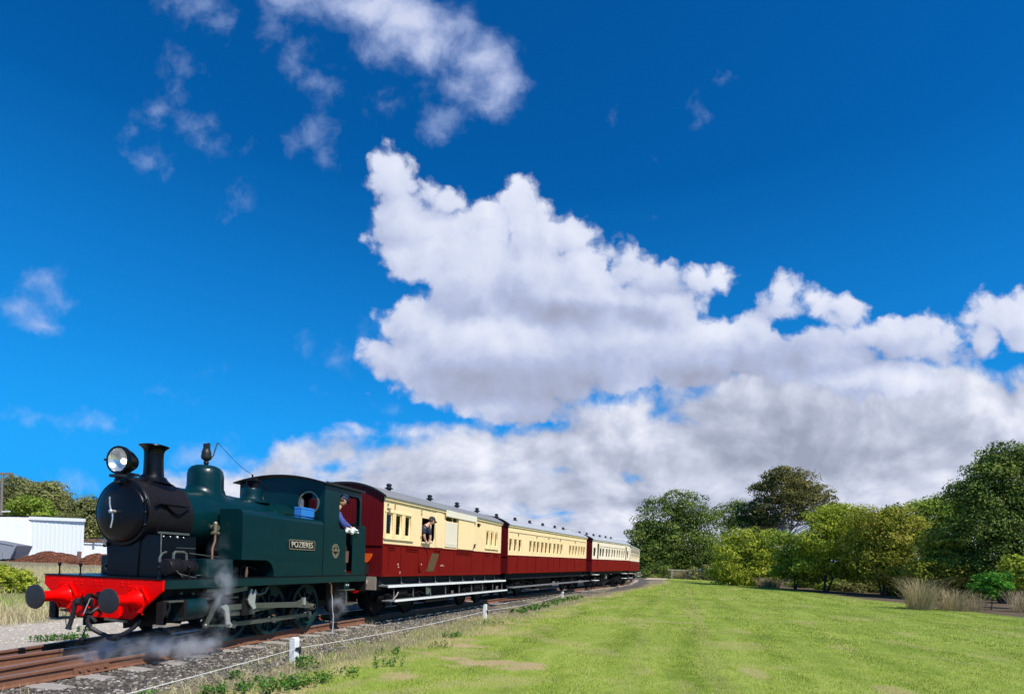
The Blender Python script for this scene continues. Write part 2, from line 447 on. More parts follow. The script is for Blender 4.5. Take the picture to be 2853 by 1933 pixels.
M_['cream'] = paint('cream_paint', (.93, .69, .37), .5, var=.05, scale=1.6, dirt=(.62,.46,.25), dirt_amt=.28, bump=.06, bscale=30)
M_['pale'] = paint('pale_cream_paint', (.80, .72, .55), .5, var=.05, scale=2, dirt=(.6,.52,.4), dirt_amt=.3)
M_['pale2'] = paint('faded_cream_paint', (.78, .68, .52), .5, var=.05, scale=2, dirt=(.6,.5,.36), dirt_amt=.3)
M_['maroon'] = paint('maroon_paint', (.165, .006, .004), .6, spec=.08, var=.2, scale=2.2, dirt=(.20,.014,.008), dirt_amt=.6, bump=.1, bscale=25)
M_['maroon_end'] = paint('maroon_end_paint', (.15, .005, .008), .5, spec=.25, var=.15, scale=2.2, dirt=(.08,.006,.006), dirt_amt=.5)
M_['roof'] = paint('roof_canvas', (.21, .21, .215), .85, spec=.2, var=.12, scale=2, dirt=(.14,.135,.13), dirt_amt=.5, bump=.2)
M_['roofl'] = paint('light_roof_canvas', (.36, .37, .39), .85, spec=.2, var=.08, scale=2, dirt=(.28,.28,.29), dirt_amt=.5, bump=.2)
M_['dark_roof'] = paint('roof_edge_black', (.012, .010, .012), .6, var=.3)
M_['white'] = paint('white_paint', (.80, .79, .74), .5, var=.05, dirt=(.5,.46,.38), dirt_amt=.5, scale=12)
M_['greyboard'] = paint('grey_footboard', (.17, .17, .17), .7, dirt=(.07,.06,.05), dirt_amt=.6, scale=5)
M_['timber'] = paint('weathered_board', (.30, .25, .20), .85, var=.3, scale=4, stretch=(1,8,8), bump=.3)
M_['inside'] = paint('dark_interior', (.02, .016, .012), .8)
M_['orange'] = paint('orange_marker', (.95, .12, .01), .45, var=.04)
M_['blue_box'] = paint('blue_enamel', (.03, .20, .58), .4, var=.1, dirt=(.015,.10,.35), dirt_amt=.5)
M_['rust'] = paint('rusty_rail', (.205, .088, .046), .85, var=.3, scale=14, dirt=(.17,.058,.026), dirt_amt=.6, bump=.4, bscale=50)
M_['railtop'] = paint('worn_rail_head', (.26, .17, .13), .45, metal=.35, var=.2, dirt=(.28,.13,.07), dirt_amt=.6, stretch=(.3,3,3), scale=6)
M_['blackthing'] = paint('matt_black', (.012, .012, .014), .5)
M_['vent'] = paint('vent_black', (.018, .016, .02), .4)
M_['leather'] = paint('worn_leather', (.14, .07, .055), .35)
M_['skin'] = paint('skin', (.62, .33, .22), .5, var=.08, scale=20)
M_['overall'] = paint('blue_overall_cloth', (.045, .07, .26), .85, var=.2, scale=9, bump=.3, bscale=20)
M_['navy'] = paint('navy_shirt_cloth', (.012, .016, .045), .85, var=.3, scale=9, bump=.2, bscale=20)
M_['cap'] = paint('blue_cap_cloth', (.03, .045, .13), .8)
M_['cap2'] = paint('dark_cap_cloth', (.02, .018, .03), .8)
M_['glove'] = paint('white_cotton', (.78, .78, .76), .9, bump=.3)
M_['hair'] = paint('brown_hair', (.06, .035, .02), .7)

def glass_mat(name, tint=(.02,.025,.03)):
    m, h, b, out = new_mat(name)
    b.inputs['Base Color'].default_value = (*tint, 1); b.inputs['Roughness'].default_value = .03; b.inputs['Specular IOR Level'].default_value = .8
    h.n.remove(b)
    g = h.node('ShaderNodeBsdfGlossy'); g.inputs['Roughness'].default_value = .02; g.inputs['Color'].default_value = (.9,.95,1,1)
    t = h.node('ShaderNodeBsdfTransparent'); t.inputs['Color'].default_value = (*[min(1,.55+x) for x in tint], 1)
    fr = h.node('ShaderNodeFresnel'); fr.inputs['IOR'].default_value = 1.5
    ge = h.node('ShaderNodeNewGeometry'); fc = h.math('MULTIPLY', fr.outputs[0], h.math('SUBTRACT', 1.0, ge.outputs['Backfacing']))
    mx = h.node('ShaderNodeMixShader'); h.l.new(fc, mx.inputs[0]); h.l.new(t.outputs[0], mx.inputs[1]); h.l.new(g.outputs[0], mx.inputs[2]); h.l.new(mx.outputs[0], out.inputs[0])
    return m
M_['glass'] = glass_mat('window_glass')
M_['clear'] = glass_mat('lamp_glass', (.42,.42,.42))

# ------------------------------------------------------------------ ground
def at_px(px, py, D):                  # real place of something seen at a photograph point, D metres ahead
    a, b = sky_uv(px, py)
    return CAMP + (FWD + RGT * a + UPV * b) * D
class VN:                              # value noise on the ground plane
    def __init__(s, seed): s.g = np.random.default_rng(seed).random((256, 256))
    def __call__(s, x, y, f):
        x = np.asarray(x) * f; y = np.asarray(y) * f
        i, j = np.floor(x).astype(int), np.floor(y).astype(int); u, v = x - i, y - j
        u = u*u*(3-2*u); v = v*v*(3-2*v); g = s.g
        return (g[i%256,j%256]*(1-u)*(1-v) + g[(i+1)%256,j%256]*u*(1-v) + g[i%256,(j+1)%256]*(1-u)*v + g[(i+1)%256,(j+1)%256]*u*v)
    def fbm(s, x, y, f, o=4):
        r = 0; a = 1; t = 0
        for k in range(o): r = r + a * s(np.asarray(x) + 17*k, np.asarray(y) - 9*k, f * 2**k); t += a; a *= .5
        return r / t
vn, vn2 = VN(3), VN(8)
def sst(x, a, b):
    u = np.clip((np.asarray(x, float) - a) / (b - a), 0, 1); return u*u*(3-2*u)
TRK = [(-40,0),(-12,0),(6.5,0),(11.6,.33),(16.3,.72),(24,1.62),(31,2.55),(37,3.55),(42.7,4.5),(50,5.0),(58,5.2),(75,5.0),(110,3.0),(200,-6)]
_tx = np.array([p[0] for p in TRK], float); _tt = np.array([p[1] for p in TRK], float)
def trk(x):                            # lateral place of the track centre, towards the viewer
    x = np.asarray(x, float)
    return np.mean([np.interp(x + d, _tx, _tt) for d in np.linspace(-3, 3, 9)], axis=0)
def gz(x, y):                          # ground height
    x = np.asarray(x, float); y = np.asarray(y, float)
    t = -y; d = t - trk(x)
    z = -.205 + .0045 * np.clip(x - 12, 0, 60)
    z = z + .028 * sst(-np.abs(d + .15), -2.0, -1.1)
    z = z + (vn.fbm(x, y, .35, 4) - .5) * .10 * sst(np.abs(d), 1.2, 3.5)
    far = sst(d, -8, -40)
    z = z + far * (.10 + .0012*np.clip(-d-8, 0, 60))
    return z
def rope_t(x): return np.interp(x, [-8, -2.1, 1.43, 9.6, 18.5, 24, 60], [2.9, 2.72, 2.46, 3.15, 3.9, 4.3, 8.5])
def zones(x, y):
    """lawn, dry, cinder, pale gravel, bare soil weights"""
    t = -np.asarray(y, float); x = np.asarray(x, float); d = t - trk(x)
    n = vn.fbm(x, y, .55, 4) - .5; n2 = vn2.fbm(x, y, 1.9, 4) - .5
    ed = rope_t(x) + .55 + 1.5 * n + .5 * n2
    lawn = sst(t - ed, -.35, .5)
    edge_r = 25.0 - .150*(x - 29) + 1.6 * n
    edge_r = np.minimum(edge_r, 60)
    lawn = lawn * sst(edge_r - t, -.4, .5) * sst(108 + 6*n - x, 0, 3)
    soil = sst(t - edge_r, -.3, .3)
    cinder = sst(-np.abs(d + .1 - .3), -2.35 - .6*n - .5*n2, -1.75 - .6*n)
    cinder = np.maximum(cinder, .85*sst(-d, .5, 1) * sst(d, -8, -6) * sst(x - 8.5 + 2*n, 0, 2))  # dark cinder tone carried past the train, standing in for shadow under the carriages
    pale = sst(-d, 1.7, 2.2) * sst(d, -6.9 + 1.2*n, -6.2 + 1.2*n) * sst(9.5 - x + 2*n, 0, 2)
    def pat(px, pt, rx, rt, k=1.0):
        q = ((x - px)*.97/rx)**2 + ((t - pt)/rt)**2
        return k * sst(1.1 - q + 3.4 * n2 + 1.2*n, 0, 1.3)
    dry = np.maximum.reduce([pat(2.75,5.75,.50,1.45,2.6), pat(2.4,5.2,.22,.6,.8), pat(5.0,4.35,.5,.75,1.4), pat(4.6,3.8,.3,.4,.8), pat(7.5,4.6,.4,.5,.7), pat(9.8,4.4,.3,.5,.7), pat(1.2,4.4,.5,.6,.9), pat(.6,2.9,.5,.3,.9), pat(4.2,10.2,.9,.22,.6),
        pat(3.4,8.2,.5,.2,.3), pat(8.2,10.8,.9,.3,.3), pat(2.2,8.9,.8,.25,.25), pat(12,8,1.2,.3,.4), pat(12,11.0,.6,.4,.8), pat(6.0,8.5,.7,.25,.25), pat(3.0,12.2,.9,.3,.6), pat(9.0,13.0,.8,.3,.3)])
    dry = np.maximum(dry, .35 * sst(vn2.fbm(x, y, .8, 4), .58, .76))
    dry = np.maximum(dry, .9 * sst(ed + 1.1 + 1.2*n2 - t, .0, .9) * sst(vn.fbm(x+50, y, 1.3, 3), .40, .56))
    dry = np.maximum(dry, .16 * sst(np.abs(t - 9.4 - .035*x + .4*n), .30, .12)) 
    dry = np.maximum(dry, .13 * sst(np.abs(t - 7.9 - .03*x + .4*n), .25, .10))
    return lawn, np.clip(dry, 0, 1), np.clip(cinder, 0, 1), pale, soil
def axis_pts(lo, hi, fine_lo, fine_hi, step, growth=1.13):
    a = list(np.arange(fine_lo, fine_hi, step)); s_ = step; p = fine_hi
    while p < hi: a.append(p); s_ *= growth; p += s_
    a.append(hi); s_ = step; p = fine_lo - step
    while p > lo: a.insert(0, p); s_ *= growth; p -= s_
    a.insert(0, lo); return np.array(a)
gx = axis_pts(-60, 1600, -4, 22, .09, 1.06); gy = axis_pts(-1100, 1100, -14, 5, .09, 1.07)
X, Y = np.meshgrid(gx, gy, indexing='ij'); Z = gz(X, Y)
nx, ny_ = X.shape
V3 = np.stack([X, Y, Z], -1).reshape(-1, 3)
I = np.arange(nx*ny_).reshape(nx, ny_)
FQ = np.stack([I[:-1,:-1], I[1:,:-1], I[1:,1:], I[:-1,1:]], -1).reshape(-1, 4)
gm_, h, b, out = new_mat('ground_surface')
me = np_mesh('ground', V3, FQ, gm_)
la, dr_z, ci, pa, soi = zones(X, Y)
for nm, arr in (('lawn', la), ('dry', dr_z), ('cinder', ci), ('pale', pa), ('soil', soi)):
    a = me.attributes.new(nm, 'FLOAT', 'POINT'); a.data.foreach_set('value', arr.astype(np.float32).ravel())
go_ = bpy.data.objects.new('ground', me); COL.objects.link(go_); tag(go_, kind='structure', label='mown lawn, cinders and pale gravel beside the railway')
me.polygons.foreach_set('use_smooth', [True]*len(me.polygons))
P0 = h.node('ShaderNodeTexCoord').outputs['Object']
def at_(nm):
    nd = h.node('ShaderNodeAttribute', attribute_name=nm); return nd.outputs['Fac']
nA = h.noise(P0, .35, 5, .6); nB = h.noise(P0, 2.2, 6, .65); nC = h.noise(P0, 22, 6, .7); nD = h.noise(P0, 90, 4, .7)
Pst = h.vec('MULTIPLY', P0, (.16, 1.1, 1)); nS = h.noise(Pst, 1.6, 5, .6)
green = h.ramp(h.math('ADD', h.math('MULTIPLY', nS, .45), h.math('MULTIPLY', nB, .55)), [(.32, (.13,.20,.016)), (.5, (.27,.34,.045)), (.66, (.40,.44,.09))])
green = h.mix(h.sstep(nC, .48, .72), green, (.30,.34,.07))
green = h.mix(h.math('MULTIPLY', h.sstep(nD, .5, .7), .45), green, (.04,.085,.01))
straw = h.mix(nC, (.50,.38,.19), (.30,.23,.10))
base = h.mix(nB, (.16,.135,.085), (.25,.20,.13))          # rough verge between the zones
base = h.mix(h.sstep(nC, .5, .62), base, (.36,.29,.16))
base = h.mix(h.math('MULTIPLY', h.sstep(nB, .5, .66), .6), base, (.11,.15,.035))
cind = h.mix(nC, (.05,.042,.036), (.16,.135,.11))
cind = h.mix(h.math('MULTIPLY', h.sstep(nD, .55, .75), .6), cind, (.26,.24,.22))
pale = h.mix(nC, (.34,.29,.23), (.56,.50,.42))
pale = h.mix(h.sstep(h.noise(P0, 9, 5, .7), .56, .68), pale, (.26,.22,.15))
soilc = h.mix(nB, (.07,.05,.03), (.17,.125,.08))  # litter brown, darkened to stand in for shade under the trees
c = h.mix(at_('lawn'), base, green)
c = h.mix(h.math('MULTIPLY', at_('dry'), h.math('ADD', at_('lawn'), .0)), c, straw)
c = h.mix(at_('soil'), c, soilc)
c = h.mix(at_('pale'), c, pale)
c = h.mix(at_('cinder'), c, cind)
h.put(b.inputs['Base Color'], c); b.inputs['Roughness'].default_value = .95; b.inputs['Specular IOR Level'].default_value = .15
bp = h.node('ShaderNodeBump'); bp.inputs['Strength'].default_value = .55; bp.inputs['Distance'].default_value = .035
h.put(bp.inputs['Height'], h.math('ADD', nC, h.math('MULTIPLY', nD, .5))); h.l.new(bp.outputs[0], b.inputs['Normal'])

# far dirt path that leaves the lawn corner
pm = paint('dirt_path', (.42,.33,.22), .95, var=.2, scale=2, bump=.3)
pc = [(72,8.0,1.3),(84,8.6,1.6),(96,8.0,1.8),(108,6.8,1.6),(120,6.2,1.4),(135,5.6,1.0)]
vs = []; fs = []
for i, (x, t, wd) in enumerate(pc):
    for sg in (-1, 1): vs.append((x, -(t + sg*wd), float(gz(x, -(t + sg*wd))) + .05))
for i in range(len(pc)-1): fs.append((2*i, 2*i+1, 2*i+3, 2*i+2))
tag(MB().add(vs, fs).build('path', pm), kind='structure')

# ------------------------------------------------------------------ the railway track
TR = thing('railway_track', 'rusty rails on weathered sleepers with a joint plate, running under the train', 'track', (0,0,0))
RAIL = [(-.066,-.155),(.066,-.155),(.066,-.143),(.012,-.128),(.010,-.048),(.036,-.036),(.037,-.006),(.031,0),(-.031,0),(-.037,-.006),(-.036,-.036),(-.010,-.048),(-.012,-.128),(-.066,-.143)]
def zt(x): return .0045 * max(0, min(x, 72) - 12) if x > 12 else 0.0
def rail(name, pts, parent, zoff=0):
    vs = []; fs = []; n = len(RAIL)
    for i, (x, t) in enumerate(pts):
        x0, t0 = pts[max(0,i-1)]; x1, t1 = pts[min(len(pts)-1,i+1)]
        d = Vector((x1-x0, -(t1-t0), 0)).normalized(); s = Vector((-d.y, d.x, 0))
        for (a, z) in RAIL: vs.append((x + s.x*a, -t + s.y*a, z + zt(x) + zoff))
    for i in range(len(pts)-1):
        for k in range(n): fs.append((i*n+k, i*n+(k+1)%n, (i+1)*n+(k+1)%n, (i+1)*n+k))
    fs.append(tuple(range(n))); fs.append(tuple(range((len(pts)-1)*n, len(pts)*n)))
    m = MB().add(vs, fs)
    o = m.build(name, M_['rust'], parent)
    o.data.materials.append(M_['railtop'])
    for p in o.data.polygons:
        if p.normal.z > .9 and p.center.z > -.004 + zt(p.center.x) + zoff - .001: p.material_index = 1
    return o
xs = list(np.arange(-14, -.58, 1.2)) + [-.585]
xs2 = [-.575] + list(np.arange(0, 75, 1.5))
rail('rail', [(x, .53 + float(trk(x))) for x in xs], TR); rail('rail', [(x, .53 + float(trk(x))) for x in xs2], TR)
rail('rail', [(x, -.90 + float(trk(x))) for x in np.arange(-14, 75, 1.5)], TR)
rail('turnout_rail', [(x, -.255 - .13*x) for x in np.arange(-5.9, 4.9, .9)], TR)
rail('turnout_rail', [(x, -1.53 - .13*x - .002*max(0,x)**2) for x in np.arange(-4.9, 22, 1.2)], TR)
rail('check_rail', [(x, .42) for x in np.arange(-9, -1.2, .9)], TR, -.004)
# joint plate with four bolts on the near rail
fp = MB().prism([(-.85,-.128),(-.31,-.128),(-.31,-.045),(-.85,-.045)], 'y', -.53-.034, -.53-.014).build('joint_plate', M_['rust'], TR, bevel=.004)
for x in (-.77,-.64,-.51,-.38): MB().lathe([(.022,0),(.022,.014),(.014,.018),(.014,.03)], (x,-.564,-.088), (0,-1,0), 6).build('joint_bolt', M_['rust'], fp)
# sleepers
M_['sleeper'] = paint('grey_sleeper', (.33,.29,.25), .95, var=.4, scale=5, stretch=(6,.8,4), dirt=(.60,.56,.50), dirt_amt=.6, bump=.7, bscale=26)
srcs = []
for k in range(4):
    r_ = random.Random(k); m = MB(); Ls = 2.35 + r_.uniform(-.08,.1)
    n = 9; vs = []; fs = []
    for i in range(n):
        y = -Ls/2 + Ls*i/(n-1)
        for (a, z) in ((-.115,-.10),(.115,-.10),(.118,-.01),(.09,.0),(.03,-.006 if i%2 else .0),(-.09,.0),(-.118,-.012)):
            vs.append((a + r_.uniform(-.006,.006), y + (r_.uniform(-.03,.03) if i in (0,n-1) else 0), z + r_.uniform(-.005,.003)))
    for i in range(n-1):
        for j in range(7): fs.append((i*7+j, i*7+(j+1)%7, (i+1)*7+(j+1)%7, (i+1)*7+j))
    fs += [tuple(range(7)), tuple(range((n-1)*7, n*7))]
    o = m.add(vs, fs).build('sleeper', M_['sleeper'], TR); srcs.append(o)
x = -6.0; k = 0; rr = random.Random(5)
clips = []
while x < 70:
    o = srcs[k] if k < 4 else inst(srcs[rr.randrange(4)], TR, (0,0,0))
    t = float(trk(x)); dt_ = float(trk(x+1)-trk(x-1))/2
    o.location = (x + rr.uniform(-.04,.04), -(t - .17 + rr.uniform(-.05,.07)), -.150 + zt(x)); o.rotation_euler = (0, 0, -math.atan(dt_) + rr.uniform(-.03,.03))
    o.scale = (rr.uniform(.9,1.15), rr.uniform(.98,1.04), 1)
    clips.append((x, t)); x += .66 + rr.uniform(-.03,.03); k += 1
sp_src = None
for (x, t) in clips:
    if x > 9: break
    for off in (.53-.085, .53+.085):
        if sp_src is None: sp_src = MB().box(-.04,.04,-.02,.02,-.01,.018).lathe([(.018,.018),(.016,.03),(0,.034)], (0,0,0), 'z', 8).build('rail_spike', M_['rust'], TR); o = sp_src
        else: o = inst(sp_src, TR, (0,0,0))
        o.location = (x + (.04 if off > .53 else -.03), -(t + off), -.143)
# loose iron bits beside the rail, as seen near the front and by the trailing wheel
# ------------------------------------------------------------------ scattered stones
def ico():
    bm = bmesh.new(); bmesh.ops.create_icosphere(bm, subdivisions=1, radius=1)
    v = np.array([x.co[:] for x in bm.verts]); f = np.array([[q.index for q in p.verts] for p in bm.faces]); bm.free(); return v, f
IV, IF = ico()
def stones(name, label, P, size, m, flat=.6, seed=1, kind='stuff'):
    r = np.random.default_rng(seed); n = len(P)
    sc = size * r.uniform(.45, 1.3, (n,1,1)) * r.uniform(.7, 1.25, (n,1,3)); sc[:,:,2] *= flat
    a = r.uniform(0, 6.28, n); ca, sa = np.cos(a), np.sin(a)
    V = IV[None] * (1 + r.uniform(-.28, .28, (n, 12, 1))) * sc
    V = np.stack([V[...,0]*ca[:,None]-V[...,1]*sa[:,None], V[...,0]*sa[:,None]+V[...,1]*ca[:,None], V[...,2]], -1)
    V = V + P[:,None,:]
    F = (IF[None] + (np.arange(n)*12)[:,None,None]).reshape(-1,3)
    me = np_mesh(name, V.reshape(-1,3), F, m, np.repeat(r.random(n), 20))
    o = bpy.data.objects.new(name, me); COL.objects.link(o); tag(o, label=label, kind=kind); return o
def tint_mat(name, stops, rough=.9, trans=0, spec=.3, nscale=None, bump=False):
    m, h, b, out = new_mat(name)
    t = h.node('ShaderNodeAttribute', attribute_name='tint').outputs['Fac']
    c = h.ramp(t, stops)
    if nscale:
        n = h.noise(h.node('ShaderNodeTexCoord').outputs['Object'], nscale, 4, .6)
        c = h.mix(1.0, c, h.ramp(n, [(.3, .62), (.7, 1.25)]), 'MULTIPLY')
    h.put(b.inputs['Base Color'], c); b.inputs['Roughness'].default_value = rough; b.inputs['Specular IOR Level'].default_value = spec
    if trans:
        tr = h.node('ShaderNodeBsdfTranslucent'); h.put(tr.inputs[0], c)
        mx = h.node('ShaderNodeMixShader'); mx.inputs[0].default_value = trans
        h.l.new(b.outputs[0], mx.inputs[1]); h.l.new(tr.outputs[0], mx.inputs[2]); h.l.new(mx.outputs[0], out.inputs[0])
    return m
def scatter(n, x0, x1, t0, t1, seed, dens):
    r = np.random.default_rng(seed); x = r.uniform(x0, x1, n); t = r.uniform(t0, t1, n)
    k = r.random(n) < dens(x, -t); return x[k], t[k]
x, t = scatter(42000, -4, 14, -2.2, 3.4, 1, lambda x, y: zones(x, y)[2]*np.clip(1.2-.05*x,.25,1))
Pn = np.stack([x, -t, gz(x, -t) + .004], 1)
stones('ballast', 'dark cinder and stone ballast packed along the rails', Pn, .028, tint_mat('ballast_stone', [(0,(.035,.03,.026)),(.5,(.11,.095,.08)),(.85,(.23,.20,.17)),(1,(.42,.38,.33))], .85), seed=2)
x, t = scatter(9000, -3, 16, -7.5, -1.8, 4, lambda x, y: zones(x, y)[3]*.9)
stones('gravel', 'pale limestone gravel on the far side of the rails', np.stack([x, -t, gz(x, -t)], 1), .03, tint_mat('pale_stone', [(0,(.30,.26,.21)),(.5,(.44,.39,.32)),(1,(.60,.55,.47))], .9), flat=.45, seed=5)

# ------------------------------------------------------------------ blades: one flat triangle or bent strip each
def blades(name, label, x, t, hgt, wid, tint, m, lean=.35, seed=1, bend=True, z=None, curl=.5):
    r = np.random.default_rng(seed); n = len(x)
    z0 = (gz(x, -t) if z is None else z) - .005
    a = r.uniform(0, 6.28, n); la_ = r.uniform(0, 6.28, n); ln = np.abs(r.normal(0, lean, n))
    dx, dy = np.cos(a)*wid/2, np.sin(a)*wid/2
    B = np.stack([x, -t, z0], 1); S = np.stack([dx, dy, 0*dx], 1)
    L = np.stack([np.cos(la_)*ln, np.sin(la_)*ln, np.ones(n)], 1); L /= np.linalg.norm(L, axis=1)[:,None]
    H = hgt[:,None] if np.ndim(hgt) else hgt
    if bend:
        M1 = B + L*H*.55; L2 = L.copy(); L2[:,0] += np.cos(la_)*curl; L2[:,1] += np.sin(la_)*curl; L2[:,2] -= curl*.3; L2 /= np.linalg.norm(L2, axis=1)[:,None]
        T = M1 + L2*H*.5
        V = np.stack([B-S, B+S, M1+S*.7, M1-S*.7, T], 1).reshape(-1,3); k = np.arange(n)[:,None]*5
        F = np.concatenate([k+np.array([[0,1,2]]), k+np.array([[0,2,3]]), k+np.array([[3,2,4]])], 1).reshape(-1,3); tt = np.repeat(tint, 3)
    else:
        V = np.stack([B-S, B+S, B+L*H], 1).reshape(-1,3); F = np.arange(3*n).reshape(-1,3); tt = tint
    o = bpy.data.objects.new(name, np_mesh(name, V, F, m, tt)); COL.objects.link(o); tag(o, label=label, kind='stuff'); return o
GM = tint_mat('grass_blade', [(0,(.09,.15,.014)),(.28,(.22,.31,.035)),(.52,(.34,.44,.07)),(.76,(.50,.55,.15)),(.84,(.66,.57,.30)),(1,(.74,.62,.38))], .7, .35, .12)
def lawn_tint(x, t, r):
    l, d, *_ = zones(x, -t)
    base = -.02 + .42*vn2.fbm(x*.3, -t*1.4, .9, 3) + .40*vn.fbm(x, -t, 2.2, 3) + .13*np.sin((t - .04*x)*3.3)*vn(x,-t,.2)*1.6 + .16*sst(vn2.fbm(x*.35, -t*2.6, 1.1, 3), .55, .66) + r.normal(0, .10, len(x))
    base = np.clip(base, 0, .76)
    isdry = r.random(len(x)) < d*.9 + .075
    return np.where(isdry, r.uniform(.83, 1, len(x)), base)
r = np.random.default_rng(21)
def cam_depth(x, y): return (x - CAMP.x)*FWD.x + (y - CAMP.y)*FWD.y
def cam_side(x, y): return (x - CAMP.x)*RGT.x + (y - CAMP.y)*RGT.y
def inview(x, y, m=1.06): D = cam_depth(x, y); return (D > 5.2) & (np.abs(cam_side(x, y)) < D*.892*m + .4)
xs_, ts_ = [], []
for n, a0, a1, b0, b1, hfun in ((330000, -1, 11, 2.2, 22, 0), (200000, 11, 30, 2.8, 26, 1), (90000, 30, 80, 5, 24, 2)):
    x, t = scatter(n, a0, a1, b0, b1, 31+hfun, lambda x, y: zones(x, y)[0] * inview(x, y))
    s_ = (1, 1.7, 3.6)[hfun]
    hh = (.034*r.uniform(.5, 1.5, len(x)) * (1 - .45*zones(x, -t)[1])) * (1, 1.25, 1.7)[hfun]
    blades('grass', ('short mown grass of the near lawn','mown grass of the middle lawn','mown grass of the far lawn')[hfun], x, t, hh, (.0075*s_)*r.uniform(.6, 1.4, len(x)), lawn_tint(x, t, r), GM, .55, 41+hfun, bend=False)
# longer, ranker grass at the ragged verge by the rope, straw on the cinders
x, t = scatter(90000, -2.5, 26, 1.2, 6.5, 51, lambda x, y: np.exp(-((-y - rope_t(x) - .35)/.75)**2) * (.25 + sst(vn.fbm(x, y, 1.1, 3), .42, .62)) * inview(x, y))
blades('verge_grass', 'ragged half dry grass along the rope line', x, t, r.uniform(.05, .15, len(x)), .008, np.where(r.random(len(x)) < .5, r.uniform(.8, 1, len(x)), r.uniform(.05, .7, len(x))), GM, .6, 52)
x, t = scatter(60000, -2.5, 40, .9, 5, 53, lambda x, y: np.exp(-((-y - trk(x) - 2.1)/.9)**2) * sst(vn2.fbm(x, y, .7, 3), .40, .60) * inview(x, y))
blades('straw', 'fallen straw lying on the cinders', x, t, r.uniform(.08, .28, len(x)), .006, r.uniform(.84, 1, len(x)), GM, 2.2, 54)
# tall dry grass beyond the pale gravel
x, t = scatter(90000, 0, 36, -34, -6.2, 55, lambda x, y: inview(x, y) * sst(vn.fbm(x, y, .45, 3), .30, .55))
gy_ = sst(vn2.fbm(x, -t, .25, 3), .40, .55) * sst(t, -22, -12)
tt = np.where(r.random(len(x)) < gy_, r.uniform(.5, .8, len(x)), r.uniform(.80, 1, len(x)))
blades('dry_grass', 'tall yellow grass behind the pale gravel strip', x, t, r.uniform(.18, .50, len(x)) * (1 + .35*sst(-t, 12, 30)), .016, tt, GM, .3, 56)
# weeds with broad leaves
WM = tint_mat('weed_leaf', [(0,(.03,.09,.012)),(.6,(.07,.20,.02)),(1,(.16,.31,.04))], .5, .25, .35)
def rosettes(name, label, spots, seed, lf=.05):
    r = np.random.default_rng(seed); V = []; F = []; T = []; o = 0
    for (cx, ct, rad, n) in spots:
        for _ in range(n):
            a = r.uniform(0, 6.28); q = rad*math.sqrt(r.random()); px, pt = cx + q*math.cos(a), ct + q*math.sin(a)*.8
            z0 = float(gz(px, -pt)); ll = lf*r.uniform(.6, 1.5)
            for j in range(6):
                b_ = r.uniform(0, 6.28); el = r.uniform(.15, 1.3); d = np.array([math.cos(b_)*math.cos(el), math.sin(b_)*math.cos(el), math.sin(el)])
                s = np.array([-math.sin(b_), math.cos(b_), 0])*ll*.28; p0 = np.array([px, -pt, z0]); hh = r.uniform(0, .10)
                p0 = p0 + [0,0,hh]
                V += [p0, p0 + d*ll*.5 + s, p0 + d*ll + [0,0,-.2*ll], p0 + d*ll*.5 - s]; F.append([o,o+1,o+2,o+3]); o += 4; T.append(r.random())
    ob = bpy.data.objects.new(name, np_mesh(name, np.array(V), np.array(F), WM, np.array(T))); COL.objects.link(ob); tag(ob, label=label, kind='stuff')
rosettes('weeds', 'dark green broad leaved weeds in the foreground verge', [(-.35,3.35,.5,100),(.1,3.55,.45,80),(.7,3.8,.4,30),(1.2,2.95,.25,25),(1.55,2.6,.16,40),(1.9,4.0,.35,22),(2.9,3.5,.3,16),(4.4,4.0,.35,16),(-.9,2.95,.2,40),(-1.4,2.45,.15,20),(6.2,3.6,.3,40),(.0,2.5,.12,15),(9.3,3.7,.5,24)], 61)
rosettes('low_weeds', 'green weed patches beside the cinders by the second carriage', [(14+1.5*k, 3.4+.11*k, .5, 30) for k in range(8)], 62, .10)
rosettes('gravel_weeds', 'small green weed patch on the pale gravel', [(2.0,-3.1,.35,70),(1.6,-3.3,.25,40),(3.2,-4.2,.2,20),(4.5,-3.6,.3,15),(5.5,-5.6,.3,16)], 63, .05)

# ------------------------------------------------------------------ the steam locomotive (front beam at x=0, near side at -y)
LO = thing('steam_locomotive', 'dark green steam tank locomotive with black smokebox and red buffer beam', 'locomotive', (0,0,0))
W2 = 1.165
beam = MB().prism([(-W2,1.195),(-W2,1.03),(-.585,.57),(.585,.57),(W2,1.05),(W2,1.195)], 'x', 0, .035).build('buffer_beam', M_['red'], LO, bevel=.004)
rv = MB()
def rivet(m, x, y, z, r=.016, ax='x-'):
    d = {'x-': (-1,0,0), 'y-': (0,-1,0), 'z': (0,0,1), 'x': (1,0,0)}[ax]
    m.lathe([(r,0),(r*.9,r*.5),(r*.5,r*.85),(0,r)], (x,y,z), d, 8)
for y in (-.40,-.52,.40,.52, -.0,.12): 
    for z in (1.13, 1.085): rivet(rv, 0, y, z, .013)
for y in (-.95,-.75,.75,.95): rivet(rv, 0, y, 1.15, .012)
for y, z in ((-.86,.80),(-.80,.66),(.86,.80),(.80,.66),(-.3,.63),(.3,.63),(-.42,.62)): rivet(rv, 0, y, z, .015)
rv.build('rivets', M_['red'], beam)['kind'] = 'stuff'
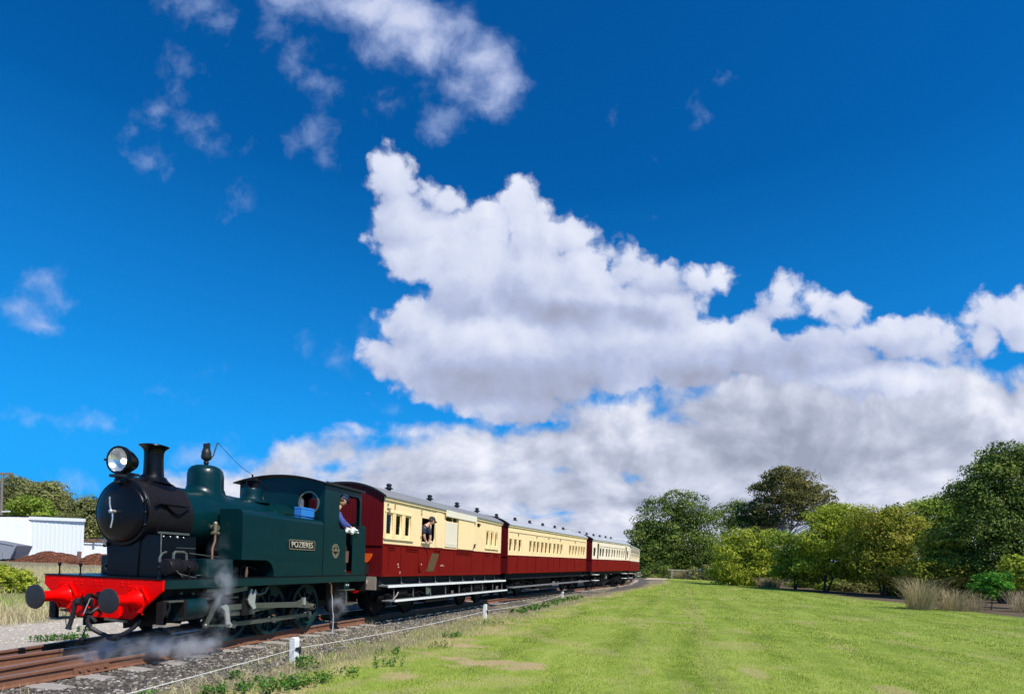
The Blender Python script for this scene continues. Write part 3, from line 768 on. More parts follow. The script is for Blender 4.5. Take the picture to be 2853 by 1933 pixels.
# reddish cheek plates under the beam
MB().prism([(-.40,.575),(-.18,.575),(-.22,.80),(-.30,.86),(-.38,.86)], 'x', -.03, 0).build('cheek_plate', M_['red'], beam, bevel=.004)
MB().prism([(.18,.575),(.36,.575),(.32,.80),(.24,.80)], 'x', -.03, 0).build('cheek_plate', M_['red'], beam, bevel=.004)
for sy in (-1, 1):
    bo = bpy.data.objects.new('buffer', None); COL.objects.link(bo); bo.parent = LO; bo.location = (0, sy*.70, .885)
    # hexagonal base plate with flanges, stock, spindle and head
    hx = [(-.10,.20),(.10,.20),(.225,0),(.10,-.20),(-.10,-.20),(-.225,0)]
    pl = MB().prism([(p[0], p[1]) for p in hx], 'x', -.022, 0)
    pl.lathe([(.15,-.022),(.13,-.06),(.095,-.09)], (0,0,0), 'x', 20)
    for a in range(6):
        t = R(60*a + 30); rivet(pl, -.022, .165*math.cos(t), .165*math.sin(t), .018)
    for sg in (-1, 1):
        pl.bar((-.03, sg*.225, 0), (-.03, sg*.10, .20), .03, .02, (1,0,0)); pl.bar((-.03, sg*.225, 0), (-.03, sg*.10, -.20), .03, .02, (1,0,0))
    pl.build('buffer_base', M_['red'], bo)
    MB().lathe([(.118,-.06),(.098,-.12),(.085,-.16),(.082,-.37),(.094,-.375),(.094,-.41),(.080,-.42),(.060,-.425)], (0,0,0), 'x', 24).build('buffer_stock', M_['red'], bo)
    MB().lathe([(.055,-.40),(.055,-.445),(.15,-.455),(.182,-.465),(.186,-.475),(.182,-.49),(.14,-.502),(0,-.51)], (0,0,0), 'x', 32).build('buffer_head', M_['buffer'], bo)
# coupling hook, shackle and screw
hk = MB()
hk.tube([(-.02,0,.90),(-.12,0,.90),(-.17,0,.93),(-.22,0,.92),(-.245,0,.87),(-.235,0,.82),(-.19,0,.80),(-.16,0,.83)], [.035,.03,.032,.034,.034,.032,.026,.012], 8)
hk.prism([(-.07,.84),(.07,.84),(.07,.97),(-.07,.97)], 'x', -.03, 0)
hk.tube([(-.19,-.055,.86),(-.21,-.07,.79),(-.2,-.055,.72),(-.16,0,.70),(-.2,.055,.72),(-.21,.07,.79),(-.19,.055,.86)], .02, 8)
hk.tube([(-.2,0,.72),(-.18,0,.56)], .03, 8)
hk.tube([(-.24,.06,.90),(-.25,.09,.84),(-.24,.075,.77),(-.22,.0,.75)], .022, 8)
hk.build('coupling_hook', M_['blackm'], LO)
MB().tube([(-.22,-.04,.87),(-.24,-.02,.78),(-.26,.02,.64)], .008, 6).build('screw_lever', M_['bright'], LO)
sw = MB().tube([(-.2,-.02,.66),(-.22,-.01,.50),(-.24,.03,.34),(-.25,.05,.28)], .010, 6); sw.ball((-.25,.055,.25), .036)
sw.ball((-.2,.0,.655), .06, sc=(1,1.5,.7)); sw.tube([(-.18,.10,.66),(-.22,.02,.63),(-.19,-.08,.57),(-.17,-.11,.52)], .03, 8)
sw.build('coupling_screw', M_['chassis'], LO)
# hoses
MB().tube([(-.02,.34,.94),(-.06,.34,.98),(-.06,.345,.90)],.012,6).build('hose_cock', M_['red'], LO)
hs_ = MB().tube([(0,.18,.84),(-.08,.20,.84),(-.12,.30,.83),(-.14,.35,.81)], .038, 10)
hs_.lathe([(.052,0),(.052,.06)], (-.10,.27,.80), (-.3,.6,0), 10); hs_.tube([(-.14,.35,.82),(-.14,.355,.70)], [.035,.03], 10)
hs_.tube([(-.14,.355,.72),(-.15,.37,.60),(-.17,.41,.42),(-.175,.42,.38)], [.036,.033,.034,.048], 10)
hs_.tube([(-.17,.47,.66),(-.19,.46,.56),(-.19,.45,.46),(-.18,.44,.40)], .006, 5)
hs_.build('brake_hose', M_['blackthing'], LO)
h2 = MB().tube([(-.02,-.02,.66),(-.12,-.06,.72),(-.2,-.04,.66),(-.22,-.01,.53),(-.2,-.06,.42),(-.14,-.16,.35),(-.1,-.3,.30),(-.08,-.42,.30),(-.02,-.52,.36),(.04,-.62,.45),(.1,-.66,.56)], [.03,.03,.032,.034,.034,.034,.032,.036,.034,.03,.03], 10)
h2.tube([(-.12,-.30,.30),(-.1,-.40,.29),(-.09,-.47,.30)], [.045,.06,.045], 10)
h2.build('vacuum_hose', M_['blackthing'], LO)
MB().bar((-.02,-.12,.555),(-.02,-.52,.535),.05,.035).build('guard_bar', M_['steel'], LO)
MB().prism([(.52,.60),(.92,.63),(.80,.66),(.66,.68),(.60,.76),(.56,.80),(.45,.80)], 'x', .05, .12).build('side_step_far', M_['blackthing'], LO)
# running plate, valances
MB().box(-.012, 6.27, -W2-.005, W2+.005, 1.198, 1.216).build('running_plate', M_['black'], LO, bevel=.003)
MB().box(.037, 6.27, -W2, -W2+.03, 1.055, 1.196).build('valance', M_['green'], LO, bevel=.004)
MB().box(.037, 6.27, W2-.03, W2, 1.055, 1.196).build('valance', M_['green'], LO, bevel=.004)
for (x, y) in ((.03,.90),(.03,.47),(.05,-1.03),(.55,-1.12)):
    p = MB().lathe([(.02,0),(.013,.02),(.010,.05),(.011,.13),(.022,.15),(.022,.155)], (x,y,1.216), 'z', 10); p.ball((x,y,1.216+.172), .026)
    p.build('handrail_post', M_['black'], LO)
# frames between the wheels
fr = MB()
for sy in (-1, 1): fr.box(.05, 6.2, sy*.40-.015, sy*.40+.015, .42, 1.19)
fr.box(.3, 6.0, -.5, .5, .95, 1.18)
fr.box(5.2, 6.2, -.7, .7, .6, 1.18)
fr.build('frames', M_['chassis'], LO)
# saddle and casings under the smokebox
MB().prism([(-.30,1.217),(.30,1.217),(.34,1.85),(-.34,1.85)], 'x', .34, 1.16).box(.362, 1.10, -.72, -.31, 1.217, 1.90).box(1.12, 1.73, -.66, .66, 1.217, 1.50).build('smokebox_saddle', M_['black'], LO, bevel=.01)
MB().tube([(.42,.30,1.56),(.40,.36,1.50),(.42,.37,1.44),(.40,.33,1.38)], .03, 8).tube([(.30,.30,1.73),(.35,.38,1.70)], .03, 8).tube([(.36,.30,1.42),(.36,.38,1.36),(.38,.36,1.30)], .028,8).build('ejector_pipe', M_['blackthing'], LO)
# smokebox
SBZ = 2.245
MB().lathe([(.535,.31),(.552,.33),(.552,.52),(.562,.525),(.562,.56),(.552,.565),(.552,1.17),(.557,1.175),(.557,1.20)], (0,0,SBZ), 'x', 64).build('smokebox', M_['blackm'], LO)
MB().lathe([(.47,.300),(.535,.305),(.545,.32),(.545,.36)], (0,0,SBZ), 'x', 64).build('smokebox_ring', M_['black'], LO)
dr_ = MB().lathe([(.485,.305),(.485,.285),(.475,.272),(.40,.245),(.30,.215),(.18,.196),(.08,.188),(0,.186)], (0,0,SBZ), 'x', 64).build('smokebox_door', M_['black'], LO)
hd_ = MB()
hd_.tube([(.185,0,SBZ),(.12,0,SBZ)], .028, 10); hd_.ball((.115,0,SBZ), .035)
hd_.tube([(.115,0,SBZ),(.12,.035,SBZ+.12),(.12,.04,SBZ+.23)], [.012,.010,.012], 8)
hd_.tube([(.14,0,SBZ),(.13,-.02,SBZ-.12),(.13,.012,SBZ-.26)], [.012,.010,.012], 8)
hd_.build('door_handle', M_['bright'], dr_)
for dz in (.10, -.10):
    MB().bar((.232,-.12,SBZ+dz),(.27,-.47,SBZ+dz),.045,.012,(1,0,0)).build('hinge_strap', M_['black'], dr_)
MB().tube([(.27,-.505,SBZ+.19),(.27,-.505,SBZ-.2)], .016, 8).ball((.27,-.505,SBZ+.2), .028).ball((.27,-.505,SBZ-.2), .028).ball((.27,-.505,SBZ), .03).build('hinge_pin', M_['black'], dr_)
sb_r = MB()
for zz in (SBZ+.02, SBZ-.12): sb_r.box(.95,.96,-.56,-.555,zz,zz+.01)
# side hood (feedwater clack cover) on the smokebox flank, with its visor
MB().bar((.50,-.575,2.415),(1.07,-.575,2.415),.07,.018).bar((.52,-.56,2.415),(.38,-.60,2.40),.05,.015).build('smokebox_visor', M_['blackm'], LO)
sc_ = MB()
pts = [(.61,2.385)] + [(.61+.42*(k/10), 2.385 - .12*math.sin(math.pi*k/10)) for k in range(1,10)] + [(1.03,2.385)]
sc_.prism(pts, 'y', -.60, -.545); sc_.build('smokebox_pocket', M_['blackm'], LO, bevel=.004)
MB().bar((.34,-.72,1.935),(.92,-.72,1.935),.06,.035).build('casing_ledge', M_['steel'], LO)
cl = MB()
for x in (.41,.54,.68,.81): cl.ball((x,-.735,1.875), .014 if x != .68 else .024)
cl.build('casing_bolts', M_['bright'], LO)['kind'] = 'stuff'
MB().tube([(.34,-.76,1.92),(.335,-.77,1.5),(.32,-.78,1.30),(.34,-.78,1.22)], .011, 6).build('drain_pipe', M_['steel'], LO)
# chimney
MB().lathe([(.30,.0),(.235,.015),(.185,.06),(.160,.13),(.152,.22),(.148,.40),(.150,.52),(.162,.57),(.205,.612),(.232,.628),(.228,.640),(.185,.650),(.150,.662),(.140,.664),(.118,.660),(.118,.40)], (.88,0,2.795), 'z', 40).build('chimney', M_['black'], LO)
fl = []
n = 40
fm = MB(); vs = []; fs = []
for i, (r, drop) in enumerate(((.36,0),(.33,.012),(.27,.035),(.22,.075),(.19,.12))):
    for k_ in range(n):
        t = 2*math.pi*k_/n; x, y = r*math.cos(t), r*math.sin(t)
        zb = math.sqrt(max(0,.556**2 - min(abs(y),.5)**2)) + SBZ
        vs.append((.88+x, y, zb + drop + (0 if i == 0 else .004)))
for i in range(4):
    for k_ in range(n): a, b = i*n+k_, i*n+(k_+1)%n; fs.append((a,b,b+n,a+n))
fm.add(vs, fs, True).build('chimney_flare', M_['black'], LO)
# headlamp on its bracket
lmp = bpy.data.objects.new('headlamp', None); COL.objects.link(lmp); lmp.parent = LO; lmp.location = (.22,0,3.075)
MB().lathe([(.193,.0),(.195,-.03),(.222,-.03),(.228,-.015),(.228,.05),(.215,.07),(.185,.16),(.13,.25),(.07,.285),(0,.29)], (0,0,0), 'x', 32, caps=False).tube([(0,.23,0),(-.02,.27,.01)], .018, 6).build('lamp_body', M_['black'], lmp)
m, h, b, out = new_mat('lamp_reflector'); b.inputs['Base Color'].default_value = (.8,.8,.78,1); b.inputs['Metallic'].default_value = .85; b.inputs['Roughness'].default_value = .3; M_['mirror'] = m
m, h, b, out = new_mat('lit_bulb'); b.inputs['Emission Color'].default_value = (1,.86,.6,1); b.inputs['Emission Strength'].default_value = 4; M_['bulb'] = m
MB().lathe([(.192,-.02),(.17,.03),(.12,.08),(.05,.105),(0,.11)], (0,0,0), 'x', 32, caps=False).build('reflector', M_['mirror'], lmp)
MB().lathe([(.03,.10),(.045,.06),(.045,.03),(.0,.01)], (0,-.05,-.01), 'x', 12).build('bulb', M_['bulb'], lmp)
MB().prism([(.194*math.cos(2*math.pi*k/32), .194*math.sin(2*math.pi*k/32)) for k in range(32)], 'x', -.029, -.025).build('lens', M_['clear'], lmp)
MB().prism([(.18,2.71),(.24,2.85),(.45,2.845),(.80,2.83),(.62,2.80),(.42,2.775),(.42,2.70)], 'y', -.06, .06).box(.20,.32,-.05,.05,2.82,2.90).build('lamp_bracket', M_['blackthing'], LO, bevel=.005)
MB().box(.17,.26,-.13,.13,2.80,2.845).build('lamp_shelf', M_['blackthing'], LO, bevel=.004)
MB().box(.30,.55,-.07,.07,2.86,2.90).build('lamp_foot', M_['blackthing'], LO)
# boiler and bands
MB().lathe([(.535,1.20),(.550,1.21),(.550,4.36)], (0,0,SBZ), 'x', 64).build('boiler', M_['green'], LO)
for x in (2.55, 3.55): MB().lathe([(.5505,x),(.556,x+.003),(.556,x+.05),(.5505,x+.053)], (0,0,SBZ), 'x', 64).build('boiler_band', M_['green'], LO)
def saddle_dome(name, x, prof, flare, mat):
    m_ = MB().lathe(prof, (x,0,0), 'z', 40)
    n = 40; vs = []; fs = []
    for i, (r, drop) in enumerate(flare):
        for k in range(n):
            t = 2*math.pi*k/n; xx, y = r*math.cos(t), r*math.sin(t)
            zb = math.sqrt(max(0,.5525**2 - min(abs(y),.5)**2)) + SBZ
            fz = max(zb + drop, prof[0][1]) if i == len(flare)-1 else zb + drop
            vs.append((x+xx, y, fz))
    for i in range(len(flare)-1):
        for k in range(n): a, b = i*n+k, i*n+(k+1)%n; fs.append((a,b,b+n,a+n))
    m_.add(vs, fs, True)
    return m_.build(name, mat, LO)
saddle_dome('steam_dome', 2.05, [(.335,2.78),(.322,2.84),(.318,2.95),(.316,3.12),(.300,3.20),(.255,3.262),(.18,3.296),(.09,3.308),(0,3.31)], [(.43,.0),(.41,.006),(.375,.02),(.35,.05),(.335,.10)], M_['green'])
saddle_dome('safety_valve_casing', 3.35, [(.235,2.80),(.215,2.86),(.205,2.95),(.205,3.01),(.195,3.035),(.15,3.045),(0,3.045)], [(.30,0.0),(.285,.006),(.255,.02),(.235,.05)], M_['green'])
MB().lathe([(.36,2.735),(.36,2.76)], (3.35,0,0), 'z', 32).build('casing_flange', M_['green'], LO)
sv = MB()
for dy in (-.065,.065): sv.lathe([(.068,3.04),(.068,3.085),(.062,3.09),(.062,3.10),(.068,3.105),(.068,3.12),(.062,3.125),(.062,3.135),(.068,3.14),(.068,3.155),(.062,3.16),(.062,3.17),(.068,3.175),(.068,3.20),(.05,3.21),(.05,3.25),(.03,3.27)], (3.35,dy,0), 'z', 14)
sv.box(3.25,3.45,-.15,.15,3.195,3.235); sv.tube([(3.35,0,3.2),(3.35,0,3.34)], .018, 8)
sv.tube([(3.40,0,3.24),(3.6,-.02,3.20),(3.75,-.05,3.08)], .016, 6)
sv.build('safety_valves', M_['blackm'], LO)
# turbo generator / whistle on the dome with its hooked pipe
wv = MB().tube([(2.05,0,3.30),(2.05,0,3.40)], .03, 8).ball((2.05,0,3.36), .05)
wv.lathe([(.05,3.40),(.085,3.43),(.095,3.47),(.085,3.53),(.088,3.56),(.075,3.58),(.07,3.62)], (2.05,0,0), 'z', 14).box(2.0,2.06,-.03,.035,3.58,3.72).tube([(2.08,-.02,3.58),(2.08,-.02,3.74)],.028,8)
wv.build('whistle', M_['blackthing'], LO)
MB().tube([(2.08,0,3.41),(2.14,0,3.43),(2.20,-.02,3.52),(2.28,-.02,3.74),(2.30,-.02,3.79),(2.33,-.02,3.785)], .012, 6).build('whistle_pipe', M_['blackthing'], LO)
MB().tube([(2.33,-.02,3.785),(2.6,-.02,3.63),(3.0,0,3.44),(3.35,0,3.33)], .005, 5).build('whistle_cord', M_['blackthing'], LO)
# side tanks
TY = 1.12
tank_side = [(1.26,2.30)] + [] 
so_ = [(1.24,1.535),(1.24,2.44),(4.34,2.44),(4.34,1.219),(2.655,1.219),(2.65,1.30),(2.62,1.40),(2.56,1.475),(2.48,1.52),(2.38,1.535)]
for sy in (-1, 1):
    sec = [(sy*.50,1.219),(sy*TY,1.219)]
    t1 = MB(); 
    # rounded top edge section built along x, then the splasher opening is left clear below
    top = [(sy*.62,2.455),(sy*1.02,2.455),(sy*1.075,2.440),(sy*1.108,2.405),(sy*TY,2.36),(sy*TY,1.535),(sy*.62,1.535)]
    t1.prism(top, 'x', 1.74, 4.335)
    side = [(2.38,1.533),(2.48,1.518),(2.56,1.473),(2.62,1.40),(2.65,1.30),(2.655,1.219),(4.335,1.219),(4.335,1.533)]
    t1.prism(side, 'y', sy*TY, sy*.62)
    tk = t1.build('side_tank', M_['green'], LO)
    MB().box(.92, 1.535, min(sy*TY*.997,sy*.72), max(sy*TY*.997,sy*.72), 1.218, 1.531).build('tank_foot', M_['green'], tk, bevel=.01)
    MB().box(1.80, 4.33, min(sy*(TY+.004),sy*(TY-.01)), max(sy*(TY+.004),sy*(TY-.01)), 1.60, 1.612).build('tank_seam', M_['green'], tk)
    rr_ = MB()
    for k in range(20): rivet(rr_, 1.9+k*.125, sy*1.06, 2.455, .009, 'z')
    rr_.build('tank_rivets', M_['green'], tk)['kind'] = 'stuff'
MB().tube([(3.2,-.93,2.50),(4.9,-.98,2.50)], .010, 6).ball((3.25,-.93,2.50),.022).ball((4.2,-.96,2.50),.026).ball((4.75,-.98,2.50),.018).build('tank_rail', M_['black'], LO)
MB().lathe([(.22,2.45),(.22,2.475),(.2,2.49),(0,2.49)], (2.9,-.80,0), 'z', 24).build('filler_lid', M_['green'], LO)
# dark machinery in the tank recess
MB().box(1.54,2.66,-.60,-.56,1.219,1.53).tube([(2.0,-.9,1.22),(1.98,-.9,1.33),(2.05,-.9,1.42),(2.2,-.9,1.40),(2.35,-.9,1.36)], .022, 8).ball((2.37,-.9,1.36),.04).build('reversing_gear', M_['chassis'], LO)
MB().tube([(1.97,-1.04,1.215),(1.98,-1.04,1.30),(2.0,-1.03,1.40)], [.022,.028,.010], 8).build('recess_lever', M_['leather'], LO)
# brass name plate with raised letters
M_['letter'] = paint('polished_letter_brass', (.62,.54,.40), .45, metal=.3)
npl = plate('name_plate', rrect(-.46,-.105,.46,.105,.045), [], .012, M_['black'], LO, side_m(-TY-.007, 3.545, 1.872))
plate('plate_border', rrect(-.46,-.105,.46,.105,.045), [rrect(-.437,-.083,.437,.083,.035)], .016, M_['brass'], npl, Matrix.Translation((0,0,.004)))
text_mesh('lettering', 'POZIERES', .172, .006, M_['letter'], npl, Matrix.Translation((0,-.002,.009)), offset=.001, spacing=1.04)
bd = plate('winged_emblem', [(.145*math.cos(t),.16*math.sin(t) - (.02 if math.sin(t)<0 else 0)) for t in [2*math.pi*k/28 for k in range(28)]], [], .010, M_['black'], LO, side_m(-TY-.007, 4.84, 1.795))
plate('emblem_ring', [(.145*math.cos(t),.16*math.sin(t) - (.02 if math.sin(t)<0 else 0)) for t in [2*math.pi*k/28 for k in range(28)]], [[(.105*math.cos(t),.125*math.sin(t)) for t in [2*math.pi*k/28 for k in range(28)]]], .014, M_['brass'], bd, Matrix.Translation((0,0,.004)))
plate('emblem_wings', [(-.175,.035),(-.10,.02),(0,.035),(.10,.02),(.175,.035),(.14,-.025),(.05,-.01),(0,-.03),(-.05,-.01),(-.14,-.025)], [], .012, M_['brass'], bd, Matrix.Translation((0,0,.010)))
plate('emblem_letters', [(-.09,-.06),(-.05,-.06),(0,-.11),(.05,-.06),(.09,-.06),(.02,-.14),(-.02,-.14)], [], .010, M_['brass'], bd, Matrix.Translation((0,0,.009)))
plate('emblem_knot', circ(0,.07,.045,12), [circ(0,.07,.022,12)], .010, M_['brass'], bd, Matrix.Translation((0,0,.009)))
# cab
CABF, CABR = 4.34, 6.0
cab_side_o = [(4.342,1.219),(6.25,1.219),(6.25,2.40),(6.235,2.44),(6.20,2.455),(6.06,2.465),(6.01,2.50),(5.99,2.58),(5.99,3.295),(4.342,3.295)]
keyhole = [(5.62,1.235),(5.62,2.31),(5.80,2.315),(5.86,2.33),(5.90,2.38),(5.91,2.44),(5.91,3.02),(5.89,3.09),(5.84,3.13),(5.78,3.145),(5.12,3.145),(5.04,3.13),(4.99,3.09),(4.965,3.02),(4.96,2.44),(4.975,2.38),(5.01,2.335),(5.07,2.315),(5.30,2.31),(5.30,1.235)]
for sy in (-1, 1):
    cs = plate('cab_side', cab_side_o, [keyhole], .016, M_['green'], LO, side_m(sy*TY))
    if sy < 0:
        bead = MB().tube([(p[0], -TY-.010, p[1]) for p in keyhole[1:-1]], .013, 6, caps=False); bead.build('opening_beading', M_['green'], cs).matrix_parent_inverse = cs.matrix_local.inverted()
        rb = MB()
        for x, z in ((4.62,2.86),(4.70,2.865),(4.62,2.79),(4.70,2.795)): rivet(rb, x, -TY-.008, z, .014, 'y-')
        for x in (4.45,4.6,4.75): rivet(rb, x, -TY-.008, 2.50, .010, 'y-')
        rb.build('cab_bolts', M_['bright'], cs).matrix_parent_inverse = cs.matrix_local.inverted()
        for x0 in (5.275, 5.645): 
            MB().tube([(x0,-TY-.012,2.05),(x0,-TY-.045,2.02),(x0,-TY-.045,1.42),(x0,-TY-.012,1.40)], .011, 6).build('hand_rail', M_['steel'], cs).matrix_parent_inverse = cs.matrix_local.inverted()
def arc_z(y, ze, zt, hw): return zt - (zt - ze) * (y / hw) ** 2
spo = [(-TY,1.3)] + [(TY,1.3)] + [(TY - 2*TY*k/20, arc_z(TY - 2*TY*k/20, 3.285, 3.435, TY)) for k in range(21)]
# spectacle plate with two round windows
sp_ = plate('spectacle_plate', spo, [circ(.725,2.85,.245,28), circ(-.725,2.85,.245,28)], .014, M_['green'], LO, front_m(4.345))
for sy in (-1, 1):
    ring = plate('window_ring', circ(0,0,.268,32), [circ(0,0,.235,32)], .03, M_['brass'], LO, front_m(4.335, sy*.725, 2.85))
    plate('window_glass', circ(0,0,.24,24), [], .004, M_['glass'], ring, Matrix.Translation((0,0,-.012)))
plate('cab_back', [(-TY,1.3),(TY,1.3),(TY,2.45),(-TY,2.45)], [], .014, M_['green'], LO, front_m(6.24))
plate('cab_rear_sheet', [(-TY,2.45),(TY,2.45)] + [(TY - 2*TY*k/20, arc_z(TY - 2*TY*k/20, 3.285, 3.435, TY)) for k in range(21)], [rrect(-1.0,2.5,-.5,3.15,.08), rrect(-.38,2.5,1.0,3.15,.08)], .014, M_['green'], LO, front_m(5.97))
rf = MB(); ny = 24; vs = []; fs = []
for x in (4.19, 6.06):
    for k in range(ny+1):
        y = -1.205 + 2.41*k/ny; vs.append((x, y, arc_z(y, 3.278, 3.455, 1.205))); 
for x in (4.19, 6.06):
    for k in range(ny+1):
        y = -1.205 + 2.41*k/ny; vs.append((x, y, arc_z(y, 3.278, 3.455, 1.205) + .022))
q = ny+1
for k in range(ny):
    fs += [(k,k+1,q+k+1,q+k),(2*q+k,3*q+k,3*q+k+1,2*q+k+1),(k,2*q+k,2*q+k+1,k+1),(q+k,q+k+1,3*q+k+1,3*q+k)]
fs += [(0,q,3*q,2*q),(ny,2*q+ny,3*q+ny,q+ny)]
rf.add(vs, fs, True).build('cab_roof', M_['dark_roof'], LO)
MB().bar((4.28,-1.19,3.31),(6.04,-1.19,3.31),.02,.05).build('roof_gutter', M_['dark_roof'], LO)
# cab floor, firebox back, fittings
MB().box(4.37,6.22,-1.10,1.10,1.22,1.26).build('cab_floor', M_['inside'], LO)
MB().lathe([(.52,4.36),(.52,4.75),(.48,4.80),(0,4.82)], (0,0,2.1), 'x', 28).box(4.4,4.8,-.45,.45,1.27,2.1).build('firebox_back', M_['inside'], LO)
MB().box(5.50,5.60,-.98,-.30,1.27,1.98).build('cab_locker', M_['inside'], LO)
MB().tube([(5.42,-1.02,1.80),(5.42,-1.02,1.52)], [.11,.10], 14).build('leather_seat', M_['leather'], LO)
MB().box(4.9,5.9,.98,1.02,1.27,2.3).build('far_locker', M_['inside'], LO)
# cylinders, steps, motion
for sy in (-1, 1):
    cyl = MB().lathe([(.17,.46),(.20,.47),(.205,.50),(.205,.98),(.20,1.0),(.16,1.01),(.05,1.04),(.05,1.10)], (0,sy*.90,.72), 'x', 24)
    cyl.build('cylinder', M_['green'], LO)
    MB().prism([(.455,.62),(.455,.82),(.47,.86),(.52,.88),(.53,.62)], 'y', sy*1.13, sy*1.02).build('cylinder_bracket', M_['chassis'], LO)
    MB().ball((.60,sy*.92,.965), .03).ball((.85,sy*.92,.95), .03).build('drain_cocks', M_['steel'], LO)
    MB().box(.30,1.15,min(sy*.45,sy*.86),max(sy*.45,sy*.86),.5,1.05).build('cylinder_block', M_['chassis'], LO)
    st = MB().prism([(.07,.50),(.07,.60),(.17,.76),(.17,.86),(.42,.86),(.42,.84),(.20,.83),(.20,.74),(.12,.60),(.12,.50)], 'y', sy*1.13, sy*1.115)
    st.box(.06,.12,min(sy*1.13,sy*1.0),max(sy*1.13,sy*1.0),.50,.86)
    step = st.build('front_steps', M_['chassis'], LO)
    MB().box(.05,.36,min(sy*1.16,sy*.95),max(sy*1.16,sy*.95),.475,.505).build('step_tread', M_['timber'], step)
    MB().box(.15,.44,min(sy*1.14,sy*.98),max(sy*1.14,sy*.98),.845,.870).build('step_tread', M_['steel'], step)
WX = (2.02, 3.18, 4.42)
def make_wheel():
    rt = bpy.data.objects.new('driving_wheel', None); COL.objects.link(rt); rt.parent = LO
    rim = MB(); n = 40
    rim.lathe([(.46,-.065),(.505,-.06),(.505,.035),(.53,.045),(.53,.065),(.44,.065),(.43,.04),(.42,-.05),(.44,-.065)], (0,0,0), 'y', n)
    t = MB(); 
    prof = [(.505,-.068),(.508,.035),(.532,.045),(.532,.068),(.43,.068),(.41,.0),(.43,-.068)]
    vs = []; fs = []
    for (r, y) in prof:
        for k in range(n): a = 2*math.pi*k/n; vs.append((r*math.cos(a), y, r*math.sin(a)))
    for i in range(len(prof)):
        j = (i+1) % len(prof)
        for k in range(n): fs.append((i*n+k, i*n+(k+1)%n, j*n+(k+1)%n, j*n+k))
    t.add(vs, fs, True).build('tyre', M_['green_dull'], rt)
    s = MB().lathe([(.11,-.10),(.11,.06)], (0,0,0), 'y', 20)
    for k in range(10):
        a = 2*math.pi*k/10; s.bar((.09*math.cos(a),0,.09*math.sin(a)),(.425*math.cos(a),0,.425*math.sin(a)),.05,.06,(0,1,0))
    s.build('spokes', M_['green_dull'], rt)
    cw = MB().prism([(.44*math.cos(a), .44*math.sin(a)) for a in [R(70+40*k/6) for k in range(7)]] + [(.30*math.cos(a), .30*math.sin(a)) for a in [R(110-40*k/6) for k in range(7)]], 'y', -.062, .05)
    cw.build('balance_weight', M_['green_dull'], rt)
    MB().tube([(0,-.10,-.19),(0,-.22,-.19)], .045, 10).build('crank_pin', M_['bright'], rt)
    return rt
w0 = make_wheel()
wl = []
for x in WX:
    for sy in (-1, 1):
        o = w0 if not wl else copy_tree(w0, LO)
        o.location = (x, -.60 if sy < 0 else .92, .505); o.rotation_euler = (0, R(20), 0 if sy < 0 else math.pi); wl.append(o)
for x in WX: MB().tube([(x,-.55,.505),(x,.85,.505)], .07, 10).build('axle', M_['chassis'], LO)
ry = -.845
cp = [(x - .19*math.sin(R(20)), .505 - .19*math.cos(R(20))) for x in WX]
rods = MB()
for a, b in ((0,1),(1,2)): rods.bar((cp[a][0],-.80,cp[a][1]),(cp[b][0],-.80,cp[b][1]),.03,.085)
for c_ in cp: rods.lathe([(.075,-.025),(.075,.025)], (c_[0],-.80,c_[1]), 'y', 14)
rods.build('coupling_rod', M_['steel'], LO)
# connecting rod from crosshead to the last crank as in the picture, slide bars, valve gear
MB().prism([(1.60,.615),(1.60,.715),(2.3,.712),(3.62,.660),(3.78,.70),(3.93,.69),(4.10,.60),(4.22,.565),(4.24,.48),(3.6,.545),(2.3,.61)], 'y', -.985, -.955).build('connecting_rod', M_['steel'], LO, bevel=.004)
MB().box(3.84,3.90,-1.02,-.95,.585,.74).lathe([(.04,-1.04),(.05,-.98)], (4.20,0,.525), 'y', 10).build('rod_cotter', M_['bright'], LO)
MB().lathe([(.055,-1.04),(.07,-1.0),(.07,-.93)], (4.20,0,.525), 'y', 12).build('crank_boss', M_['steel'], LO)
MB().bar((1.12,-.93,.985),(2.10,-.93,1.0),.05,.05).bar((1.12,-.93,.845),(1.9,-.93,.84),.05,.03).build('slide_bars', M_['steel'], LO)
MB().bar((1.22,-.98,.90),(2.05,-1.0,1.005),.035,.075).build('radius_rod', M_['steel'], LO)
MB().bar((1.02,-1.04,.40),(1.36,-1.04,.93),.035,.075).ball((1.02,-1.04,.40),.05).build('link_rod', M_['steel'], LO)
MB().prism([(1.36,.70),(1.50,.735),(1.55,.68),(1.60,.42),(1.66,.36),(1.62,.31),(1.52,.33),(1.50,.44),(1.46,.62)], 'y', -1.05, -1.01).build('drop_arm', M_['bright'], LO, bevel=.006)
MB().bar((1.02,-1.05,.40),(1.58,-1.05,.36),.03,.03).build('union_link', M_['steel'], LO)
MB().bar((1.52,-.93,.56),(2.35,-.93,.545),.04,.10).bar((2.3,-.93,.56),(3.0,-.93,.60),.03,.06).build('lower_rod', M_['steel'], LO)
MB().prism([(2.02,.80),(2.06,.80),(2.08,.90),(2.10,.99),(2.14,.99),(2.13,.88),(2.17,.86),(2.21,.98),(2.25,.96),(2.22,.72),(2.26,.62),(2.18,.60),(2.06,.72)], 'y', -1.06, -1.02).build('motion_bracket', M_['bright'], LO, bevel=.004)
MB().box(1.95,2.15,-1.0,-.5,.50,1.05).build('motion_plate', M_['chassis'], LO)
MB().tube([(2.35,-.95,.90),(2.45,-.95,.86),(2.62,-.95,.90),(2.70,-.95,1.0)], .03, 8).ball((2.33,-.97,.90),.045).build('weigh_shaft', M_['steel'], LO)
for x in (1.50,2.57,3.77): MB().box(x,x+.07,-.74,-.55,.2,.62).build('brake_block', M_['chassis'], LO, bevel=.01)
MB().box(2.4,5.2,-.36,.36,.35,.96).build('ashpan', M_['chassis'], LO)
